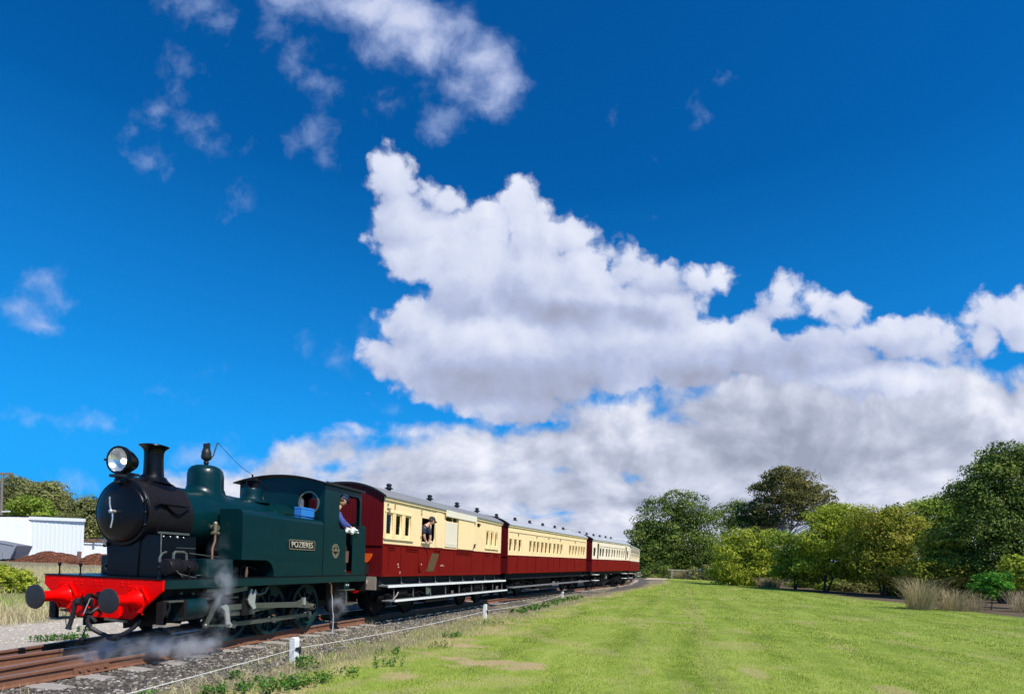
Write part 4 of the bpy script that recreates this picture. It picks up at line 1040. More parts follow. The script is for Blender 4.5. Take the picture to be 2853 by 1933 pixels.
# air pump lying beside the smokebox, with pipes
ap = MB().lathe([(.06,.0),(.125,.01),(.14,.03),(.14,.20),(.155,.205),(.155,.235),(.125,.24),(.125,.48),(.145,.485),(.145,.51),(.11,.56),(.05,.60),(.05,.64)], (.21,-.98,1.385), 'x', 24)
ap.box(.25,.75,-1.03,-.93,1.217,1.27); ap.build('air_pump', M_['blackm'], LO)
MB().tube([(.22,-.98,1.52),(.22,-.98,1.60),(.26,-.98,1.635),(.42,-.98,1.635),(.47,-.98,1.61),(.48,-.98,1.51)], .022, 8).build('pump_pipe', M_['steel'], LO).location = (.15, 0, 0)
MB().tube([(.02,-.92,1.47),(.02,-.92,1.54),(.06,-.92,1.60),(.14,-.92,1.63)], .018, 8).build('pump_pipe', M_['steel'], LO).location = (.15, 0, 0)
MB().tube([(.20,-1.09,1.30),(.30,-1.10,1.27),(.46,-1.11,1.235),(.55,-1.11,1.225)], .012, 6).tube([(.14,-1.12,1.34),(.26,-1.13,1.24)], .009, 6).tube([(.48,-1.0,1.30),(.6,-1.02,1.25),(.8,-1.0,1.26)],.012,6).tube([(.52,-1.0,1.62),(.9,-1.0,1.585),(1.02,-.98,1.58),(1.2,-.98,1.57)],.009,6).build('pump_linkage', M_['steel'], LO).location = (.15, 0, 0)
MB().tube([(.35,-.9,1.70),(.75,-.9,1.70)],.007,6).build('pump_rod', M_['steel'], LO).location = (.15, 0, 0)
# clack valve with copper pipe on the boiler side
cv = MB().tube([(1.66,-.52,2.10),(1.66,-.66,2.10)], .05, 12).tube([(1.60,-.66,2.02),(1.60,-.66,2.16)], [.035,.045], 10).ball((1.60,-.66,2.17), .042).tube([(1.52,-.66,2.0),(1.68,-.66,2.0)], .03, 8)
cv.build('clack_valve', M_['brass'], LO)
MB().tube([(1.60,-.66,1.98),(1.60,-.66,1.86),(1.52,-.68,1.72),(1.50,-.70,1.50)], .018, 8).build('feed_pipe', M_['copper'], LO)
# rear footsteps, injector overflow pipe
for sy in (-1, 1):
    rs = MB().box(5.30,5.52,min(sy*1.10,sy*1.12),max(sy*1.10,sy*1.12),.90,1.05)
    rs.build('rear_step_hanger', M_['green_dull'], LO)
    MB().box(5.25,5.75,min(sy*1.15,sy*.95),max(sy*1.15,sy*.95),.84,.87).box(5.35,5.7,min(sy*1.15,sy*.95),max(sy*1.15,sy*.95),.48,.505).bar((5.42,sy*1.11,.49),(5.40,sy*1.11,.86),.02,.05).build('rear_steps', M_['steel'], LO)
for x in (5.38,5.47): MB().lathe([(.018,0),(.018,.012)], (x,-1.122,.975), (0,-1,0), 10).build('step_bolt', M_['white'], LO)
MB().tube([(4.70,-1.08,1.06),(4.76,-1.10,1.0),(4.78,-1.10,.78)], .018, 8).build('overflow_pipe', M_['copper'], LO)
# rear buffer beam and buffers
MB().box(6.25,6.28,-W2,W2,.80,1.19).build('rear_beam', M_['chassis'], LO)
for sy in (-1, 1): MB().lathe([(.09,6.28),(.08,6.5),(.17,6.52),(.17,6.55)], (0,sy*.70,.885), 'x', 20).build('rear_buffer', M_['red'], LO)
MB().tube([(6.28,0,.9),(6.7,0,.9)], .05, 8).build('rear_coupling', M_['chassis'], LO)
MB().tube([(6.28,-.3,1.0),(6.5,-.32,.85),(6.65,-.3,.7),(6.8,-.28,.85)], .03, 8).build('rear_hose', M_['blackthing'], LO)

# blue tool box resting on the tank top
tb = thing('tool_box', 'bright blue metal box standing on top of the green side tank', 'tool box', (3.98,-.86,2.456))
MB().box(-.24,.24,-.09,.09,0,.20).build('box_body', M_['blue_box'], tb, bevel=.006)
MB().box(-.245,.245,-.095,.095,.202,.245).build('lid', M_['blue_box'], tb, bevel=.006)

# ------------------------------------------------------------------ passenger carriages
HW = 1.30
def carriage_root(name, label, s, t, yaw, z0, pitch):
    o = thing(name, label, 'carriage', (s, -t, z0))
    o.rotation_euler = (0, -pitch, -yaw)
    return o
ROOFH = .38
def roof_z(y, ze, hw=HW+.05, h=ROOFH):
    f = abs(y) / hw
    return ze + h * (1 - f**2.4)
def shell(rt, L, zb, zw, ze, upper, holes, lower=None, near_only=True, roofm=None, endm=None, cornice=None):
    """body shell: lower and upper side sheets with openings, boarded ends, arched roof"""
    lower = lower or M_['maroon']; endm = endm or M_['maroon_end']; roofm = roofm or M_['roof']
    for sy in (-1, 1):
        plate('lower_side', rect(0, zb, L, zw), [], .03, lower, rt, side_m(sy*(HW-.015)))
        plate('upper_side', rect(0, zw+.002, L, ze), [h for h in holes] if sy < 0 else [], .03, upper, rt, side_m(sy*(HW-.017)))
        MB().box(0,L,min(sy*HW,sy*(HW+.022)),max(sy*HW,sy*(HW+.022)),zw-.03,zw-.004).build('waist_rail', lower, rt)
        MB().box(0,L,min(sy*HW,sy*(HW+.03)),max(sy*HW,sy*(HW+.03)),zb-.02,zb+.05).build('bottom_rail', lower, rt)
        MB().box(-.02,L+.02,min(sy*(HW+.001),sy*(HW+.045)),max(sy*(HW+.001),sy*(HW+.045)),ze-.07,ze+.02).build('cornice', cornice or upper, rt)
        for x in (0, L): MB().box(x-.025 if x==0 else x-.03, x+.03 if x==0 else x+.025, min(sy*(HW-.03),sy*(HW+.012)),max(sy*(HW-.03),sy*(HW+.012)),zb+.052,zw-.032).build('corner_post', lower, rt)
    # ends of upright boards with a recessed joint between them
    nb = 24
    for x, sg in ((0,-1),(L,1)):
        e = MB()
        for k in range(nb):
            y0 = -HW + .01 + (2*HW-.02)*k/nb; y1 = -HW + .01 + (2*HW-.02)*(k+1)/nb - .008
            z0, z1 = roof_z(y0, ze)-.03, roof_z(y1, ze)-.03
            a, b = (x-.03, x) if sg < 0 else (x, x+.03)
            vs = [(a,y0,zb),(b,y0,zb),(b,y1,zb),(a,y1,zb),(a,y0,z0),(b,y0,z0),(b,y1,z1),(a,y1,z1)]
            e.add(vs, [(0,3,2,1),(4,5,6,7),(0,1,5,4),(1,2,6,5),(2,3,7,6),(3,0,4,7)])
        eo = e.build('end_boards', endm, rt); eo['kind'] = 'stuff'
        xi = x + .012 if sg < 0 else x - .012
        pts = [(-HW+.03,zb)] + [(HW-.03,zb)] + [(HW-.03-(2*HW-.06)*k/16, roof_z(HW-.03-(2*HW-.06)*k/16, ze)-.05) for k in range(17)]
        MB().prism([(p[0],p[1]) for p in pts], 'x', xi-.006, xi+.006).build('end_panel', endm, rt)
        xo = x - .055 if sg < 0 else x + .055
        MB().box(min(x,xo),max(x,xo),-HW,HW,zb-.02,zb+.06).box(min(x,xo*1)+0,max(x,xo),-HW,HW,zw-.06,zw-.02).build('end_rail', endm, rt)
    n = 28; vs = []; fs = []; hw = HW+.075
    xs = [-.06, L+.06]
    for dz in (0, .035):
        for x in xs:
            for k in range(n+1):
                y = -hw + 2*hw*k/n; vs.append((x, y, roof_z(y, ze, hw) - .005 + dz))
    q = n+1
    for k in range(n):
        fs += [(k,q+k,q+k+1,k+1),(2*q+k,2*q+k+1,3*q+k+1,3*q+k),(k,k+1,2*q+k+1,2*q+k),(q+k,3*q+k,3*q+k+1,q+k+1)]
    fs += [(0,2*q,3*q,q),(n,q+n,3*q+n,2*q+n)]
    MB().add(vs, fs, True).build('roof', roofm, rt)
    for x in (-.085, L+.062):
        hoop = MB(); pts = [(x, -hw-.01 + 2*(hw+.01)*k/n, roof_z(-hw + 2*hw*k/n, ze, hw)+.012) for k in range(n+1)]
        vs = []
        for (a, b, c) in pts: vs += [(a,b,c-.03),(a+.023,b,c-.03),(a+.023,b,c+.028),(a,b,c+.028)]
        fs = []
        for k in range(n):
            o = 4*k
            for j in range(4): fs.append((o+j, o+(j+1)%4, o+4+(j+1)%4, o+4+j))
        hoop.add(vs, fs).build('roof_hoop', M_['dark_roof'], rt)
    MB().box(.05,L-.05,-HW+.05,HW-.05,zb-.02,zb+.02).build('floor', M_['inside'], rt)
def vents(rt, xs, ze, y=0, sc=1.0):
    src = None
    for x in xs:
        if src is None:
            v = MB().lathe([(.07,0),(.075,.05),(.16,.075),(.17,.085),(.11,.13),(.085,.14),(.09,.20),(.12,.215),(.10,.25),(.03,.28),(0,.285)], (0,0,0), 'z', 12)
            src = v.build('roof_ventilator', M_['vent'], rt); o = src
        else: o = inst(src, rt, (0,0,0))
        o.location = (x, y, roof_z(y, ze, HW+.075) + .02); o.scale = (sc,sc,sc)
def window(rt, x0, z0, x1, z1, fm, fw=.035, depth=.05):
    """window frame in its opening with the pane as a sub-part"""
    f = plate('window', rect(x0-.004,z0-.004,x1+.004,z1+.004), [rect(x0+fw,z0+fw,x1-fw,z1-fw)], .03, fm, rt, side_m(-HW+depth))
    plate('pane', rect(x0+fw-.005,z0+fw-.005,x1-fw+.005,z1-fw+.005), [], .004, M_['glass'], f, Matrix.Identity(4))
    return f
def bogie_gear(rt, L, zb, xs, truss=True):
    u = MB()
    for sy in (-1, 1): u.box(0,L,min(sy*1.15,sy*1.05),max(sy*1.15,sy*1.05),zb-.26,zb-.022)
    u.box(0,.1,-1.2,1.2,zb-.28,zb-.022).box(L-.1,L,-1.2,1.2,zb-.28,zb-.022)
    u.build('underframe', M_['chassis'], rt)
    if truss:
        t = MB()
        for sy in (-1,1):
            t.tube([(1.8,sy*.95,zb-.28),(L*.38,sy*.95,.48),(L*.62,sy*.95,.48),(L-1.8,sy*.95,zb-.28)],.025,6)
            t.bar((L*.38,sy*.95,.48),(L*.38,sy*.95,zb-.27),.06,.06,(1,0,0)).bar((L*.62,sy*.95,.48),(L*.62,sy*.95,zb-.27),.06,.06,(1,0,0))
        t.build('truss_rods', M_['chassis'], rt)
    MB().box(L*.40,L*.60,-.7,.7,.25,.95).lathe([(.2,0),(.22,.03),(.22,.8),(.2,.83)],(L*.3,.0,.7),'x',14).build('battery_boxes', M_['chassis'], rt)
    for x in xs:
        b_ = MB().box(-1.1,1.1,-.5,.5,.62,.78).box(-.25,.25,-.86,.86,.5,.72).build('bogie', M_['chassis'], rt); b_.location = (x,0,0)
        for sy in (-1,1):
            g = MB().box(-1.2,1.2,min(sy*.86,sy*.92),max(sy*.86,sy*.92),.40,.62).box(-.3,.3,min(sy*.80,sy*.98),max(sy*.80,sy*.98),.30,.75)
            for a in (-.85,.85): g.box(a-.13,a+.13,min(sy*.84,sy*1.0),max(sy*.84,sy*1.0),.34,.66)
            g.build('bogie_side_frame', M_['chassis'], b_)
        for a in (-.85,.85):
            for sy in (-1,1):
                wv_ = MB().lathe([(.07,-.09),(.10,-.07),(.38,-.03),(.40,-.06),(.45,-.06),(.45,.03),(.475,.04),(.475,.06),(.40,.06),(.1,.04),(.1,.06)], (0,0,0), 'y', 28).build('wheel', M_['chassis'], b_)
                wv_.location = (a, sy*(.62 if sy<0 else .80), .45)
                if sy > 0: wv_.rotation_euler = (0,0,math.pi)
def board(rt, name, x0, x1, y0, y1, z, th, m, sag=0):
    MB().box(x0,x1,y0,y1,z,z+th).build(name, m, rt, bevel=.004)

# --- carriage 1: guard's van
c1 = carriage_root('guards_van', 'cream over maroon guards van with white footboards, first behind the locomotive', 7.0, 0, R(4.41), 0, 0)
L1, ZB, ZW, ZE = 9.30, 1.19, 2.055, 3.30
holes = [rect(.10,2.29,.44,2.90), rect(.60,2.29,.94,2.90), rect(1.12,2.29,1.46,2.90),
         rect(2.17,2.20,2.70,2.93), rrect(2.80,2.24,3.07,2.92,.12),
         rect(3.86,2.97,4.36,3.11), rect(4.40,2.97,4.76,3.11), rect(6.26,2.98,6.45,3.11), rect(6.60,2.97,6.95,3.11),
         rect(7.54,2.30,7.86,2.91), rect(8.04,2.30,8.34,2.91), rect(8.54,2.30,8.84,2.91)]
shell(c1, L1, ZB, ZW, ZE, M_['cream'], holes)
for (a, b) in ((.10,.44),(.60,.94),(1.12,1.46)):
    window(c1, a, 2.29, b, 2.90, M_['cream'], .045, .035)
    MB().box(a-.05,a,-HW-.02,-HW,2.25,2.96).box(b,b+.05,-HW-.02,-HW,2.25,2.96).box(a-.06,b+.06,-HW-.03,-HW,2.905,2.955).build('window_casing', M_['cream'], c1, bevel=.003)
for (a, b) in ((7.54,7.86),(8.04,8.34),(8.54,8.84)):
    window(c1, a, 2.30, b, 2.91, M_['cream'], .05, .035)
    MB().box(a-.05,a,-HW-.02,-HW,2.25,2.96).box(b,b+.05,-HW-.02,-HW,2.25,2.96).build('window_casing', M_['cream'], c1, bevel=.003)
MB().box(.0,1.62,-HW-.045,-HW,2.175,2.215).build('window_sill', M_['cream'], c1, bevel=.004)
MB().box(7.44,8.95,-HW-.045,-HW,2.175,2.215).build('window_sill', M_['cream'], c1, bevel=.004)
# door joints, hinges and beads
jn = MB()
for x, z0, z1 in ((.53,2.96,3.22),(2.10,2.07,3.22),(2.76,2.95,3.22),(3.15,2.07,3.1)): jn.box(x,x+.012,-HW-.012,-HW,z0,z1)
jn.build('upper_beads', M_['cream'], c1)['kind'] = 'stuff'
hg = MB()
for x, z in ((2.10,3.10),(2.10,3.0),(.53,3.1),(.53,3.02),(2.10,2.30)): hg.box(x-.012,x+.022,-HW-.03,-HW-.012,z,z+.07)
hg.build('hinges', M_['timber'], c1)['kind'] = 'stuff'
plate('curved_panel', [(3.10,2.07),(3.66,2.07),(3.66,3.12),(3.60,3.18),(3.48,3.22),(3.10,3.22)], [], .012, M_['cream'], c1, side_m(-HW-.008))
plate('side_lamp_bracket', [(.12,3.02),(.30,3.02),(.24,2.98),(.24,2.88),(.17,2.88),(.17,2.98)], [], .05, M_['timber'], c1, side_m(-HW-.03))
MB().lathe([(.03,0),(.03,.03)], (.17,-HW,3.12), (0,-1,0), 12).build('side_boss', M_['timber'], c1)
# sliding door, its cover board and the pale panel
MB().box(3.72,6.36,-HW-.085,-HW-.046,3.115,3.325).build('door_track_cover', M_['pale'], c1, bevel=.006)
MB().box(3.80,4.76,-HW-.022,-HW,2.115,2.945).build('pale_panel', M_['pale2'], c1, bevel=.004)
MB().box(3.80,4.76,-HW-.03,-HW-.022,2.20,2.215).build('panel_rail', M_['pale2'], c1)
sd_ = MB().box(4.80,6.22,-HW-.05,-HW-.024,2.075,3.11)
sdo = sd_.build('sliding_door', M_['cream'], c1, bevel=.004)
gv = MB()
for k in range(1,12): gv.box(4.80+k*.118,4.80+k*.118+.006,-HW-.054,-HW-.050,2.085,3.10)
gv.build('door_board_beads', M_['cream'], sdo)['kind'] = 'stuff'
MB().tube([(6.12,-HW-.06,2.15),(6.14,-HW-.12,2.22),(6.20,-HW-.12,2.30),(6.24,-HW-.06,2.24)], .02, 6).box(6.20,6.28,-HW-.08,-HW-.05,2.16,2.30).build('door_handle', M_['blackthing'], sdo)
for (a, b, z0, z1) in ((3.86,4.36,2.97,3.11),(4.40,4.76,2.97,3.11),(6.26,6.45,2.98,3.11),(6.60,6.95,2.97,3.11)):
    plate('pane', rect(a-.01,z0-.01,b+.01,z1+.01), [], .004, M_['glass'], c1, side_m(-HW+.04))
lb = MB()
for k in range(6): lb.box(6.55+k*.14,6.55+k*.14+.005,-HW-.004,-HW,2.07,2.95)
lb.build('board_beads', M_['cream'], c1)['kind'] = 'stuff'
# lower side: door posts, recessed grips, brown patch, number marks
lw = MB()
for x in (.30,.95,2.02,2.62,3.45,4.55,6.12,7.35,8.45): lw.box(x,x+.018,-HW-.014,-HW,1.25,2.02)
lw.build('lower_beads', M_['maroon'], c1)['kind'] = 'stuff'
gp = MB()
for a, b in ((.25,.62),(1.25,1.95),(3.05,3.5),(4.78,6.0),(7.55,8.0),(8.55,9.0)): gp.box(a,b,-HW-.03,-HW,1.965,2.0).box(a,b,-HW-.018,-HW,1.89,1.90).box(a,a+.02,-HW-.02,-HW,1.89,1.965)
gp.build('grab_rails', M_['maroon'], c1)['kind'] = 'stuff'
MB().prism([(2.45,1.99),(2.74,1.99),(2.60,1.86)], 'y', -HW-.02, -HW).build('door_latch', M_['maroon'], c1)
M_['patch'] = paint('olive_brown_patch', (.10,.052,.018), .6, var=.4, scale=5, dirt=(.17,.03,.012), dirt_amt=.6)
plate('brown_patch', [(2.50,1.30),(3.05,1.30),(3.42,1.88),(2.92,1.88)], [], .004, M_['patch'], c1, side_m(-HW-.003))  # slanted olive-brown parallelogram laid thinly on the lower side
mk_ = MB()
for x, z, w_, h_ in ((.93,1.20,.016,.11),(.80,1.48,.03,.05),(.82,1.42,.05,.02),(2.2,1.5,.03,.04),(3.5,1.48,.30,.012),(3.6,1.51,.12,.01)): mk_.box(x,x+w_,-HW-.006,-HW-.001,z,z+h_)
mk_.build('scuffed_marks', M_['pale'], c1)['kind'] = 'stuff'
MB().box(2.02,2.16,-HW-.05,-HW,1.32,1.46).build('lower_box', M_['maroon'], c1)
# rear shunting disc and lamp on the front end
plate('orange_marker', [(.28*math.cos(R(180+180*k/12)),.28*math.sin(R(180+180*k/12))) for k in range(13)], [], .02, M_['orange'], c1, front_m(-.08, -.74, 1.775))
jb = MB().box(-.24,-.06,-.92,-.56,1.22,1.46).lathe([(.10,0),(.10,.05)], (-.24,-.74,1.38), (-1,0,0), 16).box(-.2,-.06,-.88,-.60,1.47,1.54)
jb.build('jumper_box', M_['blackthing'], c1)
MB().lathe([(.045,0),(.03,.02)], (-.292,-.74,1.37), (-1,0,0), 12).build('jumper_lens', M_['bright'], c1)
bf = MB().lathe([(.10,-.03),(.10,-.30),(.14,-.34),(.17,-.36),(.18,-.40)], (0,-.80,.99), 'x', 20).box(-.06,-.0,-1.15,-.5,.80,1.16)
bf.build('end_buffer', M_['timber'], c1)
MB().box(-.03,.12,-1.22,1.22,.80,1.17).build('headstock', M_['chassis'], c1)
bogie_gear(c1, L1, ZB, (1.7, L1-1.7))
board(c1, 'upper_footboard', -.03, 9.45, -1.50, -1.22, .895, .045, M_['greyboard'])
MB().box(-.03,9.45,-1.522,-1.502,.880,.945).build('footboard_edge', M_['white'], c1)
board(c1, 'lower_footboard', .02, 9.5, -1.56, -1.30, .50, .035, M_['greyboard'])
MB().box(.25,9.5,-1.584,-1.562,.490,.545).build('footboard_edge', M_['white'], c1)
br_ = MB()
for k in range(9):
    x = .12 + k*1.10
    br_.tube([(x,-1.12,1.16),(x,-1.18,1.12),(x,-1.20,.95),(x,-1.30,.935)], .022, 6)
    br_.bar((x+.3,-1.42,.90),(x+.3,-1.44,.535),.03,.012,(1,0,0))
br_.build('step_irons', M_['greyboard'], c1)['kind'] = 'stuff'
MB().tube([(.35,-1.45,.54),(.55,-1.45,.66),(.62,-1.45,.74)], .02, 6).build('brake_lever', M_['timber'], c1)
MB().prism([(2.62,.60),(2.72,.58),(2.82,.64),(2.86,.74),(2.74,.80),(2.64,.78),(2.60,.86)], 'y', -1.30, -1.27).build('brake_weight', M_['bright'], c1)
vents(c1, (1.45,4.1,6.35,8.35), ZE, -.55, .78)
vents(c1, (3.2,), ZE, .45, .7)

# --- carriage 2
c2 = carriage_root('passenger_carriage', 'long cream and maroon carriage with black footboards, second behind the locomotive', 17.855, .66, R(8.63), .02, R(.55))
L2 = 12.95
ws2 = [(.10,.42),(.67,.98),(1.21,1.53),(2.60,2.92),(3.14,3.46),(3.66,4.0),(4.28,4.64),(4.88,5.24),(5.49,5.86),(6.24,6.60),(6.88,7.25),(7.48,7.85),(9.16,9.54),(9.80,10.17),(10.42,10.80),(11.08,11.42),(11.66,12.0),(12.19,12.56)]
shell(c2, L2, ZB, 1.995, 3.34, M_['cream'], [rect(a, 2.17, b, 2.73) for a, b in ws2], roofm=M_['roofl'])
for a, b in ws2:
    window(c2, a, 2.17, b, 2.73, M_['cream'], .03, .04)
    MB().box(a-.035,a-.002,-HW-.014,-HW,2.13,2.77).box(b+.002,b+.035,-HW-.014,-HW,2.13,2.77).box(a-.035,b+.035,-HW-.014,-HW,2.735,2.77).build('window_casing', M_['cream'], c2)
MB().box(.1,12.75,-HW-.02,-HW,3.035,3.05).build('rain_strip', M_['timber'], c2)
jn = MB()
for x in (.5,1.1,2.3,3.56,4.2,5.38,6.1,7.35,8.0,8.9,9.0,10.29,11.5): jn.box(x,x+.012,-HW-.01,-HW,2.78,3.03)
for k in range(52): jn.box(.12+k*.245,.12+k*.245+.006,-HW-.005,-HW,2.78,3.03)
jn.build('upper_beads', M_['cream'], c2)['kind'] = 'stuff'
gv = MB()
for x in (1.09,3.56,5.38,7.35,10.29): gv.box(x,x+.09,-HW-.02,-HW,1.25,1.96)
for x in (.05,2.3,4.5,6.4,8.9,11.6,12.8): gv.box(x,x+.02,-HW-.012,-HW,1.25,1.96)
gv.build('lower_beads', M_['maroon'], c2)['kind'] = 'stuff'
hb = MB()
for x in (1.14,3.6,5.42,7.4,10.33):
    for z in (1.45,1.85): hb.box(x,x+.05,-HW-.035,-HW-.021,z,z+.06)
    hb.box(x,x+.03,-HW-.03,-HW,2.9,3.0)
hb.build('hinges', M_['chassis'], c2)['kind'] = 'stuff'
bogie_gear(c2, L2, ZB, (2.0, L2-2.0))
board(c2, 'upper_footboard', .05, L2, -1.46, -1.22, .90, .05, M_['chassis'])
board(c2, 'lower_footboard', .0, L2+.1, -1.58, -1.30, .52, .05, M_['greyboard'])
br_ = MB()
for k in range(11): br_.bar((.4+k*1.2,-1.40,1.1),(.4+k*1.2,-1.44,.56),.03,.012,(1,0,0))
br_.build('step_irons', M_['chassis'], c2)['kind'] = 'stuff'
vents(c2, (1.5,3.8,5.9,8.0,10.2,11.9), 3.34, 0, .82)

# --- carriage 3
c3 = carriage_root('passenger_carriage', 'white and maroon carriage with recessed end doors, third behind the locomotive', 32.96, 2.75, R(10.76), .09, R(.55))
L3 = 10.9
ws3 = [(.28,.86),(1.82,2.30),(2.50,2.98),(3.46,3.92),(4.16,4.62),(5.04,5.46),(5.74,6.16),(6.58,6.98),(7.26,7.66),(8.10,8.50),(8.78,9.16),(9.98,10.5)]
M_['whitecream'] = paint('white_cream_paint', (.88,.74,.56), .5, var=.04, scale=2, dirt=(.62,.54,.42), dirt_amt=.25)
shell(c3, L3, 1.22, 2.06, 3.40, M_['whitecream'], [rect(a,2.24,b,2.88) for a, b in ws3] + [rect(1.22,2.10,1.62,3.18), rect(9.42,2.10,9.82,3.18)], roofm=M_['roofl'])
for a, b in ws3: window(c3, a, 2.24, b, 2.88, M_['whitecream'], .04, .04)
for a in (1.22, 9.42):
    d_ = plate('end_door', rect(a,2.10,a+.40,3.18), [rect(a+.08,2.5,a+.32,3.0)], .03, M_['pale2'], c3, side_m(-HW+.16))
    plate('pane', rect(a+.07,2.49,a+.33,3.01), [], .004, M_['glass'], d_, Matrix.Identity(4))
    MB().box(a-.01,a+.41,-HW-.012,-HW,1.26,2.06).build('door_lower_panel', M_['maroon'], c3)
MB().box(1.75,9.2,-HW-.02,-HW,2.99,3.01).build('rain_strip', M_['timber'], c3)
bogie_gear(c3, L3, 1.22, (2.0, L3-2.0))
for x in (.3, 8.6):
    for z in (.95,.55): MB().box(x,x+.9,-1.5,-1.2,z,z+.04).build('step_board', M_['white'], c3, bevel=.003)
MB().box(4.55,4.75,-1.05,-.95,.6,.95).build('brake_hanger', M_['bright'], c3)
vents(c3, (1.0,2.7,4.4,6.1,7.8,9.4), 3.40, 0, .8)
MB().tube([(-3.2,-.2,3.98),(1.8,-.2,3.98),(1.95,-.2,3.80)], .012, 5).tube([(-1.2,-.2,3.98),(-1.2,-.2,3.78)], .010, 5).build('roof_pipe', M_['vent'], c3)

# --- carriage 4, turned away on the curve
c4 = carriage_root('passenger_carriage', 'last visible carriage, cream and maroon, turned away on the curve by the trees', 44.62, 4.73, R(2.2), .16, R(.2))
L4 = 12.0
ws4 = [(1.0+k*.95, 1.0+k*.95+.55) for k in range(11)]
shell(c4, L4, 1.20, 2.08, 3.36, M_['whitecream'], [rect(a,2.24,b,2.84) for a, b in ws4], roofm=M_['roofl'])
for a, b in ws4: window(c4, a, 2.24, b, 2.84, M_['cream'], .05, .02)
MB().box(.9,L4-.9,-HW-.03,-HW,2.90,3.18).build('letter_board', M_['timber'], c4)
bogie_gear(c4, L4, 1.20, (2.0, L4-2.0))
for x in (.3, L4-1.4):
    for z in (.95,.55): MB().box(x,x+.9,-1.5,-1.2,z,z+.04).build('step_board', M_['white'], c4)
vents(c4, (1.0,3.0,5.0,7.0,9.0,11.0), 3.36, 0, .8)

# ------------------------------------------------------------------ people
def skin_mesh(name, chains, m, parent, level=1):
    """one continuous body: chains of (point, radius) sharing joints, grown with a Skin modifier"""
    me = bpy.data.meshes.new(name); vs = []; rad = []; es = []; idx = {}
    for ch in chains:
        prev = None
        for p, r in ch:
            key = tuple(round(c, 4) for c in p)
            if key not in idx: idx[key] = len(vs); vs.append(p); rad.append(r)
            i = idx[key]
            if prev is not None and prev != i: es.append((prev, i))
            prev = i
    me.from_pydata(vs, es, []); me.materials.append(m)
    o = bpy.data.objects.new(name, me); COL.objects.link(o); o.parent = parent
    sk = o.modifiers.new('skin', 'SKIN'); sk.use_smooth_shade = True
    for v, r in zip(me.skin_vertices[0].data, rad):
        v.radius = (r, r) if not isinstance(r, tuple) else r
    me.skin_vertices[0].data[0].use_root = True
    sb = o.modifiers.new('smooth', 'SUBSURF'); sb.levels = level; sb.render_levels = level
    return o
def hand(name, wrist, tip_dir, side, m, parent, sc=1.0, curl=.5):
    """palm with four unequal fingers and a thumb leaving its side"""
    w_ = Vector(wrist); d = Vector(tip_dir).normalized(); s = (Vector(side) - d * Vector(side).dot(d)).normalized(); n = d.cross(s)
    ch = []
    pc = w_ + d*.05*sc
    ch.append([(tuple(w_), .024*sc), (tuple(pc), .034*sc)])
    for k, ln in enumerate((.068,.078,.073,.058)):
        b = w_ + d*.09*sc + s*(.028 - .019*k)*sc
        a1 = b + (d*.5 - n*curl*.5)*ln*sc; a2 = a1 + (d*.25 - n*curl)*ln*.5*sc
        ch.append([(tuple(pc), .034*sc), (tuple(b), .0105*sc), (tuple(a1), .009*sc), (tuple(a2), .008*sc)])
    t1 = w_ + d*.04*sc + s*.045*sc; t2 = t1 + (d*.7 + s*.3 - n*.3)*.045*sc
    ch.append([(tuple(pc), .034*sc), (tuple(t1), .013*sc), (tuple(t2), .010*sc)])
    return skin_mesh(name, ch, m, parent, 1)
def head_parts(root, c, look, up, hair_m, skin_m, capf):
    """head with brow, nose, chin, ears, eyes and hair; c is the head centre, look the facing direction"""
    f = Vector(look).normalized(); u = (Vector(up) - f*Vector(up).dot(f)).normalized(); s = f.cross(u)
    m4 = Matrix((f, s, u)).transposed().to_4x4(); m4.translation = Vector(c)
    hd = MB()
    vs = []; fs = []; nu, nv = 20, 14
    for j in range(nv+1):
        ph = math.pi*j/nv; z = -.118*math.cos(ph); rr = math.sin(ph)
        for i in range(nu):
            a = 2*math.pi*i/nu; x, y = math.cos(a)*rr, math.sin(a)*rr
            sx = .098 if x > 0 else .092; sy = .076
            if z < -.02: sy *= 1 + (z+.02)*2.6; sx *= 1 + (z+.02)*.9
            px, py = x*sx, y*sy
            if x > 0:
                g = math.exp(-(py/.016)**2) * math.exp(-((z+.015)/.022)**2); px += .026*g        # nose
                px += .008*math.exp(-(z-.035)**2/.0002)*math.exp(-(py/.05)**2)                 # brow
                px -= .008*(math.exp(-((abs(py)-.032)/.014)**2))*math.exp(-((z-.012)/.013)**2)  # eye sockets
                px += .007*math.exp(-(py/.025)**2)*math.exp(-((z+.058)/.010)**2)                # lips
                px += .010*math.exp(-(py/.03)**2)*math.exp(-((z+.100)/.018)**2)                # chin
            vs.append((px, py, z))
    for j in range(nv):
        for i in range(nu): a, b = j*nu+i, j*nu+(i+1)%nu; fs.append((a,b,b+nu,a+nu))
    hd.add(vs, fs, True)
    for sg in (-1,1): hd.ball((-.005,sg*.078,-.005), .026, 8, 6, (.6,.35,1.1))
    h_ = hd.build('head', skin_m, root, matrix=m4)
    ey = MB()
    for sg in (-1,1): ey.ball((.084,sg*.032,.013), .011, 8, 6)
    ey.build('eyes', M_['blackthing'], h_)
    hr = MB(); hr.ball((-.018,0,.018), .108, 16, 10, (.88,.80,1.0)); hr.build('hair', hair_m, h_)
    capf(h_)
    return h_
def peaked_cap(h_):
    c = MB().lathe([(.104,.035),(.108,.045),(.108,.075),(.135,.105),(.130,.118),(.08,.125),(0,.125)], (-.005,0,0), 'z', 20)
    c.build('cap', M_['cap'], h_)
    MB().prism([(.07,-.085),(.13,-.07),(.165,-.03),(.170,.0),(.165,.03),(.13,.07),(.07,.085)], 'z', .036, .046).build('cap_peak', M_['blackthing'], h_)
